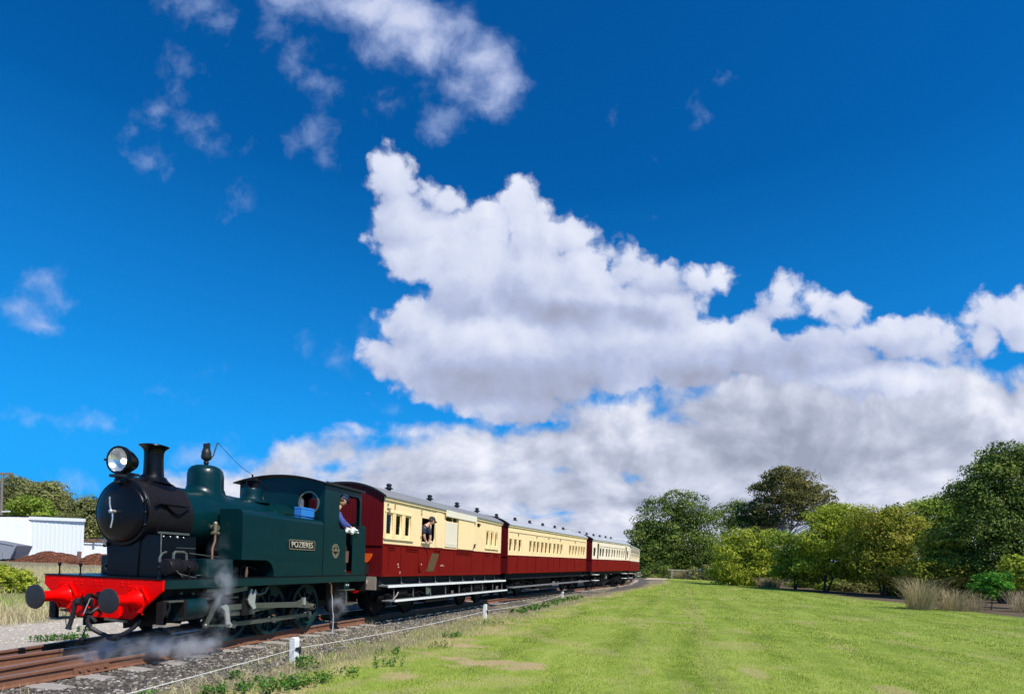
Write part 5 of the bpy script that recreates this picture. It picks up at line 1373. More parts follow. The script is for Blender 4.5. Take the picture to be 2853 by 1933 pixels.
def ball_cap(h_):
    c = MB().lathe([(.103,.025),(.105,.06),(.092,.10),(.06,.125),(0,.135)], (-.003,0,0), 'z', 20); c.build('cap', M_['cap2'], h_)
    MB().prism([(.07,-.075),(.14,-.065),(.185,-.03),(.19,.0),(.185,.03),(.14,.065),(.07,.075)], 'z', .030, .042).build('cap_peak', M_['cap2'], h_)

# driver leaning on the cab opening, looking back and down
dv = thing('person', 'engine driver in blue overalls and peaked cap leaning from the locomotive cab', 'person', (5.08,-.80,1.26))
P_ = lambda x, y, z: (x, y, z)
hipz = .92
torso = [(P_(.0,.14,hipz),.13),(P_(.0,.06,1.12),.14),(P_(0,-.06,1.34),.16),(P_(.0,-.16,1.48),.10),(P_(.03,-.21,1.55),.055),(P_(.07,-.25,1.63),.06)]
legs = [[torso[0],(P_(.02,.14,.86),.11),(P_(.06,.12,.47),.07),(P_(.06,.16,.10),.05),(P_(.08,.02,.05),.045)],[torso[0],(P_(.14,.10,.84),.10),(P_(.26,.02,.47),.07),(P_(.30,.04,.10),.05),(P_(.34,-.10,.05),.045)]]
armn = [torso[2],(P_(-.02,-.26,1.40),.065),(P_(.0,-.35,1.18),.052),(P_(.12,-.345,1.10),.042),(P_(.20,-.335,1.10),.030)]
armf = [torso[2],(P_(.22,-.10,1.38),.060),(P_(.34,-.22,1.20),.05),(P_(.42,-.32,1.12),.04),(P_(.48,-.335,1.11),.030)]
skin_mesh('body', [torso]+legs+[armn,armf], M_['skin'], dv, 1)
g = lambda ch, k, n: [(p, r*k+.006) for p, r in ch[:n]]
skin_mesh('overalls', [g(torso,1.10,4)] + [g(l,1.12,4) for l in legs] + [g(armn,1.22,4), g(armf,1.22,4)], M_['overall'], dv, 1)
for a in (armn, armf):
    e = a[-1][0]; hand('gloved_hand', e, (.75,-.05,-.65), (0,-1,0), M_['glove'], dv, 1.7, .6)
MB().ball((.20,-.345,1.04), .06, 10, 8, (1,.6,1.2)).ball((.52,-.345,1.06), .085, 10, 8, (1.3,.5,.9)).ball((.45,-.345,1.0), .07, 10, 8, (1.2,.5,.8)).build('cotton_rag', M_['glove'], dv)
head_parts(dv, (.10,-.275,1.74), (.80,-.45,-.52), (.3,0,1), M_['hair'], M_['skin'], peaked_cap)
MB().ball((.10,-.05,.05), .06, 10, 6, (1.9,.9,.9)).ball((.40,-.16,.05), .06, 10, 6, (1.9,.9,.9)).build('boots', M_['greyboard'], dv)

# guard leaning out of the van window
gd = thing('person', 'guard in dark navy shirt and cap leaning out of the guards van window', 'person', (0,0,0))
gm = c1.matrix_basis @ Matrix.Translation((2.42,-1.16,1.21)); gd.matrix_world = gm
torso = [(P_(0,.30,.92),.13),(P_(0,.16,1.14),.13),(P_(.0,-.05,1.38),.145),(P_(.02,-.15,1.49),.085),(P_(.05,-.20,1.545),.05),(P_(.09,-.23,1.60),.055)]
legs = [[torso[0],(P_(-.08,.30,.86),.10),(P_(-.1,.30,.47),.07),(P_(-.1,.34,.08),.05)],[torso[0],(P_(.08,.30,.86),.10),(P_(.1,.30,.47),.07),(P_(.1,.34,.08),.05)]]
armn = [torso[2],(P_(-.18,-.14,1.40),.065),(P_(-.19,-.19,1.20),.05),(P_(-.16,-.205,1.10),.036),(P_(-.13,-.215,1.045),.026)]
armf = [torso[2],(P_(.18,-.16,1.36),.062),(P_(.20,-.20,1.20),.048),(P_(.19,-.215,1.10),.036),(P_(.18,-.22,1.045),.026)]
skin_mesh('body', [torso]+legs+[armn,armf], M_['skin'], gd, 1)
skin_mesh('shirt', [g(torso,1.10,4), g(armn,1.30,3), g(armf,1.30,3)], M_['navy'], gd, 1)
skin_mesh('trousers', [g(l,1.12,4) for l in legs], M_['navy'], gd, 1)
for a, sx in ((armn,1),(armf,-1)): hand('hand', a[-1][0], (sx*.3,-.45,-.7), (sx,0,0), M_['skin'], gd, 1.0, .6)
head_parts(gd, (.14,-.27,1.66), (.80,-.38,-.42), (.3,0,1), M_['hair'], M_['skin'], ball_cap)
MB().box(2.14,2.72,-HW-.07,-HW,2.16,2.20).build('drop_window_ledge', M_['pale'], c1, bevel=.006)

# ------------------------------------------------------------------ trees and bushes
def leaf_cloud(blobs, n_clump, per, clump_r, leaf, seed, droop=.0, shell_=.55):
    """leaf quads gathered in clumps through ellipsoids; blobs: centre(3), radii(3)"""
    r = np.random.default_rng(seed); n_clump = int(n_clump*.66); per = int(per*1.85); clump_r = clump_r*1.32
    vol = np.array([b[3]*b[4]*b[5] for b in blobs])**(2/3); cnt = np.maximum(4, (n_clump*vol/vol.sum()).astype(int))
    C = []
    for b, k in zip(blobs, cnt):
        d = r.normal(size=(k,3)); d /= np.linalg.norm(d, axis=1)[:,None]
        q = r.uniform(shell_, 1.0, k)**.6
        C.append(np.array(b[:3]) + d*q[:,None]*np.array(b[3:6]))
    C = np.concatenate(C); K = len(C)
    cr_ = clump_r * r.uniform(.55, 1.35, K)
    n = K*per
    d = r.normal(size=(n,3)); d /= np.linalg.norm(d, axis=1)[:,None]
    up = r.random(n) < .62; d[up,2] = np.abs(d[up,2])
    ci_ = np.repeat(np.arange(K), per)
    rad = cr_[ci_] * r.uniform(.45, 1.08, n)**.5
    Pt = C[ci_] + d*rad[:,None]*np.array([1.15,1.15,.75])
    nrm = d + r.normal(0, .40, (n,3)); nrm /= np.linalg.norm(nrm, axis=1)[:,None]
    a = np.cross(nrm, r.normal(size=(n,3))); a[:,2] -= droop; a /= np.linalg.norm(a, axis=1)[:,None]
    b_ = np.cross(nrm, a); L = leaf*(r.uniform(.55, 1.3, K)[ci_]*r.uniform(.6, 1.4, n))[:,None]; Wd = L*.30
    V = np.stack([Pt - a*L*.5, Pt + b_*Wd, Pt + a*L*.5, Pt - b_*Wd], 1).reshape(-1,3)
    F = np.arange(4*n).reshape(-1,4)
    tint = np.clip(.5 + (r.random(K)-.5)[ci_]*.55 + r.normal(0, .20, n), 0, 1)
    return V, F, tint, C
LEAF = {
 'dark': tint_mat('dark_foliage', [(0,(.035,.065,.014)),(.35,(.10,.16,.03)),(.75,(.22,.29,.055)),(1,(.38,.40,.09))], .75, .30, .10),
 'gum': tint_mat('gum_foliage', [(0,(.05,.06,.02)),(.5,(.16,.16,.045)),(.8,(.28,.25,.07)),(1,(.36,.27,.10))], .75, .3, .08),
 'yellow': tint_mat('yellow_foliage', [(0,(.06,.10,.015)),(.3,(.26,.32,.03)),(.7,(.47,.53,.06)),(1,(.80,.74,.14))], .75, .42, .08),
 'autumn': tint_mat('autumn_foliage', [(0,(.06,.09,.015)),(.3,(.24,.27,.03)),(.7,(.40,.42,.06)),(1,(.62,.48,.14))], .75, .42, .08),
 'mid': tint_mat('mid_foliage', [(0,(.05,.10,.015)),(.4,(.19,.29,.035)),(1,(.48,.54,.09))], .75, .42, .08),
 'bright': tint_mat('bright_foliage', [(0, (0.039, 0.143, 0.0156)), (0.5, (0.091, 0.273, 0.0286)), (1, (0.208, 0.442, 0.052))], .75, .4, .10),
 'olive': tint_mat('olive_foliage', [(0,(.06,.075,.025)),(.5,(.22,.23,.075)),(1,(.42,.40,.15))], .75, .35, .08),
}
BARK = paint('grey_bark', (.20,.17,.14), .9, var=.35, scale=4, stretch=(3,3,.6), bump=.5)
BARKD = paint('dark_bark', (.055,.042,.032), .9, var=.35, scale=6, stretch=(3,3,.6), bump=.5)
BARKP = paint('pale_gum_bark', (.42,.37,.32), .8, var=.3, scale=4, stretch=(3,3,.6), bump=.4)
def tree(name, label, cat, base_px, D, blobs_px, kind, leaf, n_clump, per, clump_r, seed, trunks=None, bark=None, group=None, depth_k=.8, shell_=.55, spread=.35):
    """crown ellipses given as seen (photograph pixels) at distance D, built as solid ellipsoids there"""
    bp_ = at_px(base_px[0], base_px[1], D); bx, by = bp_.x, bp_.y; bz = float(gz(bx, by)) - .05
    t = thing(name, label, cat, (bx, by, bz), 0, group)
    r = random.Random(seed); bl = []
    for (px, py, rx, ry) in blobs_px:
        c = at_px(px, py, D); rx, ry = rx*D/FPX, ry*D/FPX
        rd = min(rx, ry)*depth_k*1.2; off = FWD * r.uniform(-spread, spread)*rx
        c = c + off
        # ellipsoid axes follow world x,y closely enough for a crown
        bl.append((c.x-bx, c.y-by, c.z-bz, max(rd, rx*.9), rx, ry))
    V, F, tint, C = leaf_cloud(bl, n_clump, per, clump_r, leaf, seed, shell_=shell_)
    cr2 = bpy.data.objects.new('crown', np_mesh('crown', V, F, LEAF[kind], tint)); COL.objects.link(cr2); cr2.parent = t
    bark = bark or BARKD; tk = MB(); zt_ = max(b[2] for b in bl)
    low = min(b[2]-b[5]*.6 for b in bl)
    for (ox, h1, r0) in (trunks or [(0, None, .18)]):
        s = RGT * ox
        top = h1 or max(low + .35*(zt_-low), 1.0)
        k = Vector((s.x, s.y, 0)); pts = [k*.25 + Vector((0,0,-.1)), k*.6 + Vector((r.uniform(-.1,.1), r.uniform(-.1,.1), top*.45)), k + Vector((0,0,top))]
        tk.tube(pts, [r0*1.25, r0*.9, r0*.65], 8)
        # limbs reach towards the crown masses
        for b in r.sample(bl, min(len(bl), 6)):
            e = Vector((b[0], b[1], b[2])); st = pts[1].lerp(pts[2], r.uniform(.4, 1)); mid = st.lerp(e, .5) + Vector((r.uniform(-.2,.2), r.uniform(-.2,.2), .25))
            tk.tube([st, mid, e], [r0*.45, r0*.28, r0*.08], 6)
            for _ in range(3):
                c_ = C[r.randrange(len(C))]
                if (Vector(c_) - e).length < max(b[3:6])*1.5: tk.tube([mid.lerp(e, r.random()), Vector(c_)], [r0*.14, r0*.04], 5)
    tk.build('trunk', bark, t)
    return t
GB = 'trees along the far edge of the lawn'
tree('dense_tree', 'dark rounded tree right behind the last carriage', 'tree', (1880,1600), 104, [(1800,1520,56,62),(1775,1560,36,50),(1900,1500,80,60),(1870,1545,70,45),(1840,1500,60,50),(1845,1452,68,62),(1880,1410,40,38),(1925,1425,52,46),(1962,1480,52,56),(1900,1530,110,62),(1790,1560,42,34),(1865,1575,80,30),(1975,1550,40,46),(1765,1510,22,34)], 'dark', 0.336, 1178, 42, 1.1, 101, [(0,None,.4)], group=None)
tree('dark_tree', 'dark green tree half hidden between the rounded tree and the tall gum', 'tree', (2050,1600), 118, [(2035,1440,40,44),(2085,1432,42,40),(2065,1500,62,55),(2110,1470,40,60),(2020,1560,60,40),(2090,1560,60,40)], 'dark', 0.357, 612, 40, 1.2, 102, [(0,None,.3)])
tree('gum_tree', 'tall gum tree with bare pale limbs standing above the other trees', 'tree', (2178,1600), 112, [(2200,1370,80,50),(2175,1338,56,34),(2128,1372,32,30),(2230,1345,50,34),(2285,1385,44,36),(2200,1400,60,36),(2140,1425,44,34),(2312,1428,24,24),(2245,1430,50,30),(2120,1465,38,30),(2180,1455,40,22),(2290,1450,30,20)], 'gum', 0.357, 725, 40, 1.05, 103, [(0,11,.42),(1.6,12,.28),(-1.0,11,.22)], BARKP, shell_=.35)
tree('yellow_bush', 'large yellow green bush at the left end of the bush row', 'bush', (2075,1648), 66, [(2050,1515,58,34),(2095,1505,46,30),(2105,1555,62,50),(2020,1560,42,34),(2140,1510,40,32),(2075,1598,66,46),(2040,1615,50,34),(2120,1615,50,34),(2150,1570,36,44),(2000,1590,22,24)], 'yellow', 0.24, 580, 36, .62, 104, [(0,1.6,.09),(.9,1.9,.08),(-.8,1.5,.07),(.3,2,.07)], BARKD, shell_=.45)
tree('small_tree', 'small green tree with one forked dark trunk beside the yellow bush', 'tree', (2213,1652), 58, [(2190,1525,48,40),(2235,1560,58,44),(2205,1590,50,30),(2262,1515,32,32),(2262,1600,38,26)], 'mid', 0.208, 435, 33, .55, 105, [(0,1.5,.09),(.5,1.7,.07)], BARKD, shell_=.4)
tree('leaning_tree', 'broad yellow topped tree with a leaning dark trunk in the middle of the row', 'tree', (2296,1655), 54, [(2300,1455,48,36),(2355,1440,50,34),(2290,1510,56,50),(2370,1510,70,58),(2330,1570,70,40),(2395,1590,60,34),(2255,1560,40,40)], 'yellow', 0.216, 754, 36, .60, 106, [(0,1.4,.13),(.9,1.7,.10)], BARKD, shell_=.45)
tree('spreading_tree', 'wide olive and yellow tree with a short trunk behind the dry grass tufts', 'tree', (2462,1660), 50, [(2430,1448,62,34),(2490,1450,58,36),(2545,1480,42,36),(2440,1520,80,56),(2530,1540,64,54),(2470,1590,80,38),(2550,1600,50,36),(2400,1560,40,40)], 'autumn', 0.2, 899, 36, .56, 107, [(0,1.2,.14),(.7,1.6,.10),(-.6,1.6,.08)], BARKD, shell_=.45)
tree('bronze_bush', 'bronze and yellow leaved bush rising behind the dry grass tufts', 'bush', (2660,1680), 44, [(2600,1520,44,34),(2640,1545,50,40),(2700,1575,44,40),(2620,1595,66,44),(2685,1620,60,34),(2570,1600,44,44),(2740,1610,30,30)], 'autumn', 0.184, 696, 33, .48, 108, [(0,1.0,.07),(.6,1.1,.06),(-.5,1.0,.06)], BARKD, shell_=.45)
tree('backing_tree', 'green tree filling the row between the leaning tree and the spreading tree', 'tree', (2400,1640), 68, [(2390,1475,50,34),(2440,1490,60,44),(2350,1500,50,40),(2400,1540,90,50),(2500,1520,60,50)], 'mid', .28, 420, 34, .7, 113, [(0,None,.14)], BARKD, shell_=.4)
tree('round_green_tree', 'fresh green tree top seen behind the bronze bush', 'tree', (2625,1660), 64, [(2570,1418,30,22),(2625,1408,42,32),(2665,1440,44,46),(2600,1450,52,40),(2640,1500,70,50)], 'mid', 0.255, 461, 33, .7, 109, [(0,None,.16)], BARKD, shell_=.4)
tree('dark_spreading_tree', 'big dark green tree cut by the right edge of the view', 'tree', (2800,1690), 42, [(2700,1385,42,46),(2752,1320,46,44),(2810,1278,46,38),(2878,1285,50,38),(2780,1390,70,62),(2850,1350,70,70),(2740,1470,70,54),(2830,1480,80,70),(2760,1560,70,50),(2900,1420,60,90),(2860,1580,60,50)], 'dark', 0.192, 1440, 37, .62, 110, [(0,3.0,.22),(1.3,3.4,.16),(-1.2,3.0,.12)], BARKD, shell_=.45)
tree('yellow_shrub', 'small yellow leaved shrub at the right edge behind the sapling', 'bush', (2845,1700), 35, [(2840,1575,28,26),(2865,1600,34,34),(2830,1620,24,24)], 'yellow', .2, 120, 26, .34, 111, [(0,.7,.04)], BARKD)
tree('sapling', 'young bright green sapling with a thin stem in front of the bushes', 'tree', (2761,1702), 33.5, [(2758,1612,34,20),(2735,1632,26,14),(2790,1628,30,16),(2762,1650,32,12),(2800,1610,16,10)], 'bright', .18, 95, 26, .22, 112, [(0,1.0,.035)], BARKD, shell_=.2)
# shaded shrubs under the trees
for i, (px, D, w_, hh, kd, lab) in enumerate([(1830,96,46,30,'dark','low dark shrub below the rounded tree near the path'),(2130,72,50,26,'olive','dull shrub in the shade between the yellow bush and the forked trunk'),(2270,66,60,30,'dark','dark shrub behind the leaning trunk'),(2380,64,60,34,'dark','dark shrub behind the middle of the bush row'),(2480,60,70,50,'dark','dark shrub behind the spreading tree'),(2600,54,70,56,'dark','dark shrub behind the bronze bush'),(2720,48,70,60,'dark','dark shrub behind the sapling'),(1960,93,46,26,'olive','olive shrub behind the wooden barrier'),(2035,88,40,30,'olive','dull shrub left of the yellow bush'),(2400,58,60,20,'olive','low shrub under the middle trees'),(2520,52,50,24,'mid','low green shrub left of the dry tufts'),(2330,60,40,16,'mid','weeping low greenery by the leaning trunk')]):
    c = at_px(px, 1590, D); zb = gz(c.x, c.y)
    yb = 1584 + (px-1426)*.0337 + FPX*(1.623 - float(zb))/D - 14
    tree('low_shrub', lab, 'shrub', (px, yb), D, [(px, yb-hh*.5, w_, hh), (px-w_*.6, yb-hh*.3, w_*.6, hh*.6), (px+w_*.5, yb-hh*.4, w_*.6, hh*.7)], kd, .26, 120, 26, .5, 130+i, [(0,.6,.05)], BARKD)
# backing mass of far woodland so that no gap opens to the bare horizon
wl_b = []
for k in range(34):
    px = 1700 + k*38; D = 150; yb = 1584 + (px-1426)*.0337 - 8
    wl_b.append((px, yb - random.uniform(18, 30), 34, random.uniform(18, 34)))
c0 = at_px(2200, 1600, 150); bl = []
for (px, py, rx, ry) in wl_b:
    c = at_px(px, py, 150); bl.append((c.x, c.y, c.z, 3.2, 3.2, ry*150/FPX))
V, F, tint, C = leaf_cloud(bl, 900, 26, 1.3, .6, 150)
tag(bpy.data.objects.new('far_woodland', np_mesh('far_woodland', V, F, LEAF['dark'], tint)), label='distant line of dark woodland behind the lawn trees', kind='stuff')
COL.objects.link(bpy.data.objects['far_woodland'])
# trees behind the white shed
tree('shed_tree', 'tall olive tree behind the left part of the white shed', 'tree', (40,1500), 118, [(55,1365,38,30),(20,1395,36,36),(80,1400,50,34),(35,1440,60,40)], 'olive', 0.425, 429, 33, 1.2, 160, [(0,None,.3)], BARK)
tree('shed_tree', 'broad olive tree behind the middle of the white shed', 'tree', (130,1500), 112, [(105,1375,34,26),(140,1378,30,28),(168,1405,28,30),(120,1420,60,36),(175,1440,30,24)], 'olive', 0.425, 429, 33, 1.2, 161, [(0,None,.3)], BARK)
tree('shed_tree', 'lighter green tree just above the shed roof', 'tree', (95,1500), 100, [(95,1412,36,24),(60,1432,40,22),(130,1440,30,18)], 'mid', .45, 180, 28, .9, 162, [(0,None,.2)], BARK)
tree('shed_tree', 'olive tree between the shed and the locomotive smokebox', 'tree', (245,1530), 96, [(235,1412,30,24),(262,1408,24,20),(250,1445,46,34),(215,1450,30,30),(270,1480,40,36),(230,1490,50,30)], 'olive', 0.383, 429, 33, 1.0, 163, [(0,None,.25)], BARK)
tree('weed_bush', 'bright green weedy bush in the dry grass left of the red beam', 'bush', (38,1660), 23, [(20,1605,30,22),(52,1612,26,18),(34,1632,40,20),(75,1630,14,12)], 'yellow', .10, 200, 40, .22, 164, [(0,.4,.02),(.3,.4,.02)], BARKD, shell_=.2)
# ornamental dry grass tufts
TM = tint_mat('dry_tuft_blade', [(0,(.22,.17,.09)),(.5,(.42,.34,.19)),(1,(.60,.50,.30))], .7, .3)
def tuft(label, px, py, D, w_, hgt, n, seed, group=None):
    c = at_px(px, py, D); r = np.random.default_rng(seed); z0 = float(gz(c.x, c.y))
    V = []; F = []; T = []
    a = r.uniform(0, 6.28, n); q = np.sqrt(r.random(n))*w_*.35; ln = r.uniform(.15, 1.15, n)*(q/(w_*.35)*.7+.3); H = hgt*r.uniform(.3, 1.15, n); az = a + r.normal(0,.5,n)
    for i in range(n):
        b = np.array([math.cos(a[i])*q[i], math.sin(a[i])*q[i], 0]); d = np.array([math.cos(az[i]), math.sin(az[i]), 0]); s = np.array([-d[1], d[0], 0])*.006*D/30
        pts = [b, b + d*ln[i]*H[i]*.25 + [0,0,H[i]*.5], b + d*ln[i]*H[i]*.7 + [0,0,H[i]*.85], b + d*ln[i]*H[i]*1.25 + [0,0,H[i]*.92]]
        o = len(V); V += [pts[0]-s, pts[0]+s, pts[1]+s, pts[1]-s, pts[2]+s*.8, pts[2]-s*.8, pts[3]+s*.3, pts[3]-s*.3]
        F += [[o,o+1,o+2,o+3],[o+3,o+2,o+4,o+5],[o+5,o+4,o+6,o+7]]; T += [r.random()]*3
    ob = bpy.data.objects.new('grass_tuft', np_mesh('grass_tuft', np.array(V), np.array(F), TM, np.array(T))); COL.objects.link(ob)
    ob.location = (c.x, c.y, z0-.02); tag(ob, label, 'grass tuft', group)
tuft('tallest upright pale dry grass tuft at the lawn edge left of the sapling', 2562, 1702, 31.5, 1.7, 1.8, 620, 171)
tuft('lower tangled dry grass tuft between the tallest tuft and the sapling', 2655, 1706, 31.5, 2.0, 1.25, 520, 172)
tuft('thin dry grass tuft close to the sapling stem', 2712, 1704, 31.8, 1.5, 1.0, 240, 173)
tuft('dark dry grass tuft at the right edge past the sapling', 2850, 1710, 32.0, 1.6, 1.25, 300, 174)
tuft('reddish dry undergrowth tuft below the yellow bush', 2140, 1652, 62, 3.2, 1.1, 700, 175)
tuft('dry grass tuft by the foot of the wooden barrier', 1893, 1617, 94, 2.6, 1.5, 300, 176)
tuft('dry tuft beside the track near the last carriage', 1735, 1625, 55, 2.0, .7, 400, 177)

# ------------------------------------------------------------------ rope line on short white posts
wp = [(1.50,2.44),(11.0,2.97),(24.0,3.20+.25)]
labs = ['white post nearest the locomotive cylinders, carrying the rope','white post beside the guards van, middle one of the rope line','smallest white post of the rope line by the second carriage']
for (x, t), lab, hh in zip(wp, labs, (.44,.47,.36)):
    z = float(gz(x, -t)); p = thing('rope_post', lab, 'post', (x, -t, z), R(random.uniform(-8,8)), 'white posts of the rope line')
    MB().box(-.065,.065,-.055,.055,-.1,hh-.035).prism([(-.055,hh-.035),(.055,hh-.035),(.03,hh),(-.03,hh)], 'x', -.065, .065).build('post_body', M_['white'], p, bevel=.008)
    MB().box(-.06,.085,-.075,-.056,.22,.27).tube([(.066,-.03,.30),(.09,-.05,.25),(.085,-.03,.17)], .018, 6).ball((.075,-.03,.27), .03, sc=(.6,1,1)).tube([(-.02,-.07,.24),(.05,-.09,.21),(.08,-.05,.13)],.014,6).build('rope_clip', M_['blackthing'], p)
M_['rope'] = paint('white_rope', (.74,.71,.64), .9, var=.1)
def rope_seg(a, b, sag, lab):
    pts = []
    for k in range(13):
        f = k/12; pts.append((a[0]+(b[0]-a[0])*f, a[1]+(b[1]-a[1])*f, a[2]+(b[2]-a[2])*f - sag*4*f*(1-f)))
    tag(MB().tube(pts, .0055, 6).build('rope', M_['rope']), lab, 'rope')
rope_seg((-7.5,-2.95,.03),(1.46,-2.50,.055),.04,'white rope from the near post out of the picture at bottom left')
rope_seg((1.54,-2.50,.055),(10.95,-3.03,.06),.06,'white rope between the near post and the middle post')
rope_seg((11.05,-3.03,.06),(23.9,-3.50,.05),.10,'white rope between the middle post and the far post')
# fallen twigs by the cinders
tw = thing('fallen_branch', 'dry forked branch lying on the cinders below the guards van', 'branch', (6.4,-2.1,-.17))
MB().tube([(-.3,.25,.28),(-.05,.05,.10),(.4,-.15,.02)], [.006,.012,.014], 6).tube([(-.25,.0,.16),(.1,-.08,.05),(.6,-.1,.02)], [.006,.010,.012], 6).build('stick', M_['timber'], tw)
# ------------------------------------------------------------------ wooden barrier by the path
bc = at_px(1921, 1618, 93); bx, by = bc.x, bc.y; bz = float(gz(bx, by))
bar_ = thing('wooden_barrier', 'grey wooden post and rail barrier before the dark trees', 'barrier', (bx, by, bz))
MB().box(-.12,.12,-.14,.14,-.2,1.75).build('post', M_['timber'], bar_, bevel=.02)
MB().box(-.12,.12,-.12,.12,-.2,1.45).build('post', M_['timber'], bar_, bevel=.02).location = (-RGT.x*2.9, -RGT.y*2.9, 0)
MB().bar((0,0,1.42),(-RGT.x*3.6,-RGT.y*3.6,1.45),.12,.2).build('rail', M_['timber'], bar_, bevel=.02)
# ------------------------------------------------------------------ white shed and yard on the left
M_['tin'] = paint('white_steel_sheet', (.74,.76,.80), .5, var=.04, scale=.5, dirt=(.6,.6,.58), dirt_amt=.4)
M_['tin2'] = paint('off_white_steel_sheet', (.78,.78,.76), .5, var=.04, scale=.5, dirt=(.6,.6,.58), dirt_amt=.4)
M_['brownroof'] = paint('brown_rails', (.20,.11,.08), .8)
def corr_wall(parent, name, A, B, z0, zA, zB, m, pitch=.2, amp=.035, rib=True):
    """ribbed sheet wall from A to B: real ribs"""
    A, B = Vector((*A, 0)), Vector((*B, 0)); d = (B-A); L = d.length; d.normalize(); nrm = Vector((d.y, -d.x, 0))
    if nrm.dot(CAMP - A) < 0: nrm = -nrm
    mb = MB(); vs = []; n = max(1, round(L/pitch)); pitch = L/n
    for i in range(n):
        for f, a in ((0,0),(.30,0),(.38,amp),(.62,amp),(.70,0)):
            s = (i+f)*pitch; p = A + d*s + nrm*a; zt_ = zA + (zB-zA)*s/L
            vs.append((p.x, p.y, z0)); vs.append((p.x, p.y, zt_))
    vs.append((B.x, B.y, z0)); vs.append((B.x, B.y, zB))
    fs = [(2*k, 2*k+2, 2*k+3, 2*k+1) for k in range(len(vs)//2-1)]
    return mb.add(vs, fs).build(name, m, parent)
P1 = at_px(86, 1545, 75); P2 = at_px(231, 1550, 77); P0_ = at_px(-160, 1545, 70)
zs = .2
def ztop(px, py, D): return at_px(px, py, D).z
shed = thing('white_shed', 'white ribbed metal shed with a flat fascia on the left behind the mulch heap', 'shed', (0,0,0))
corr_wall(shed, 'front_wall', (P1.x,P1.y), (P2.x,P2.y), zs-.6, ztop(86,1446,75), ztop(231,1453,77), M_['tin'], pitch=.47)
corr_wall(shed, 'side_wall', (P0_.x,P0_.y), (P1.x,P1.y), zs-.6, ztop(-160,1438,70), ztop(86,1440,75), M_['tin2'], pitch=.9, amp=.02)
bk = (P2 - CAMP); bk.z = 0; bk = bk.normalized()*9
for a, b in ((P2, P2 + bk),): corr_wall(shed, 'end_wall', (a.x,a.y), (b.x,b.y), zs-.6, ztop(231,1453,77), ztop(231,1453,77), M_['tin'], pitch=.47)
fa = MB(); pa_, pb_ = at_px(80,1438,74.7), at_px(234,1444,76.7); pc_, pd_ = at_px(80,1447,74.7), at_px(234,1453,76.7)
fa.add([pa_, pb_, pd_, pc_, pa_+FWD*.3, pb_+FWD*.3, pd_+FWD*.3, pc_+FWD*.3], [(0,1,2,3),(4,7,6,5),(0,4,5,1),(3,2,6,7),(0,3,7,4),(1,5,6,2)]).build('fascia', M_['tin'], shed)
rfm = MB(); q0, q1, q2 = at_px(-160,1436,70), at_px(80,1438,74.7), at_px(234,1444,76.7)
rfm.add([q0, q1, q2, q2+bk, q1+bk, q0+bk, q0+UPV*.12, q1+UPV*.12, q2+UPV*.06, q2+bk+UPV*.06, q1+bk+UPV*.12, q0+bk+UPV*.12], [(0,1,4,5),(1,2,3,4),(6,11,10,7),(7,10,9,8),(0,6,7,1),(1,7,8,2),(2,8,9,3)]).build('roof', M_['chassis'], shed)
an = thing('low_shed', 'lower white ribbed building with brown roof rails between the shed and locomotive', 'shed', (0,0,0))
E1, E2 = at_px(229,1560,84), at_px(340,1562,86)
corr_wall(an, 'front_wall', (E1.x,E1.y), (E2.x,E2.y), zs-.5, ztop(229,1514,84), ztop(340,1519,86), M_['tin'], pitch=.36)
MB().bar(at_px(228,1512,83.9), at_px(341,1517,85.9), .25, .16).build('gutter', M_['tin'], an)
MB().bar(at_px(229,1501,84), at_px(340,1505,86), .08, .10).bar(at_px(229,1506,84.5), at_px(340,1510,86.5), .08, .22).bar(at_px(263,1500,84), at_px(263,1512,84), .2, .2).build('roof_rails', M_['brownroof'], an)
# skip bin
bn = thing('grey_bin', 'grey open tipping bin in front of the white shed at the left edge', 'bin', (0,0,0))
a, b, c_, d_ = at_px(-40,1503,62), at_px(44,1519,62), at_px(26,1556,62), at_px(-40,1560,62)
v4 = [a, b, c_, d_]; o4 = [v + FWD*2.2 for v in v4]
MB().add(v4+o4, [(0,1,2,3),(4,7,6,5),(3,2,6,7),(1,5,6,2),(0,3,7,4)]).bar(a,b,.12,.10).bar(at_px(10,1532,61.9),at_px(10,1556,61.9),.12,.1).bar(b,c_,.14,.2).build('bin_body', paint('grey_bin_paint', (.30,.31,.34), .6), bn)
# rubble of pale blocks
rb_ = MB(); r = random.Random(9)
rub = thing('rubble_blocks', 'white broken blocks piled against the shed beside the bin', 'rubble', (0,0,0))
for k in range(16):
    p = at_px(34 + 5*(k%8) + r.uniform(-2,2), 1562 - 7*(k//8) - r.uniform(0,4), 64); s = r.uniform(.22,.42)
    q = MB().box(-s,s,-s*.7,s*.7,-s*.5,s*.5, Matrix.Translation(p) @ Matrix.Rotation(r.uniform(0,3),4,'Z') @ Matrix.Rotation(r.uniform(-.4,.4),4,'X'))
    q.build('block', M_['tin2'], rub, bevel=.03)
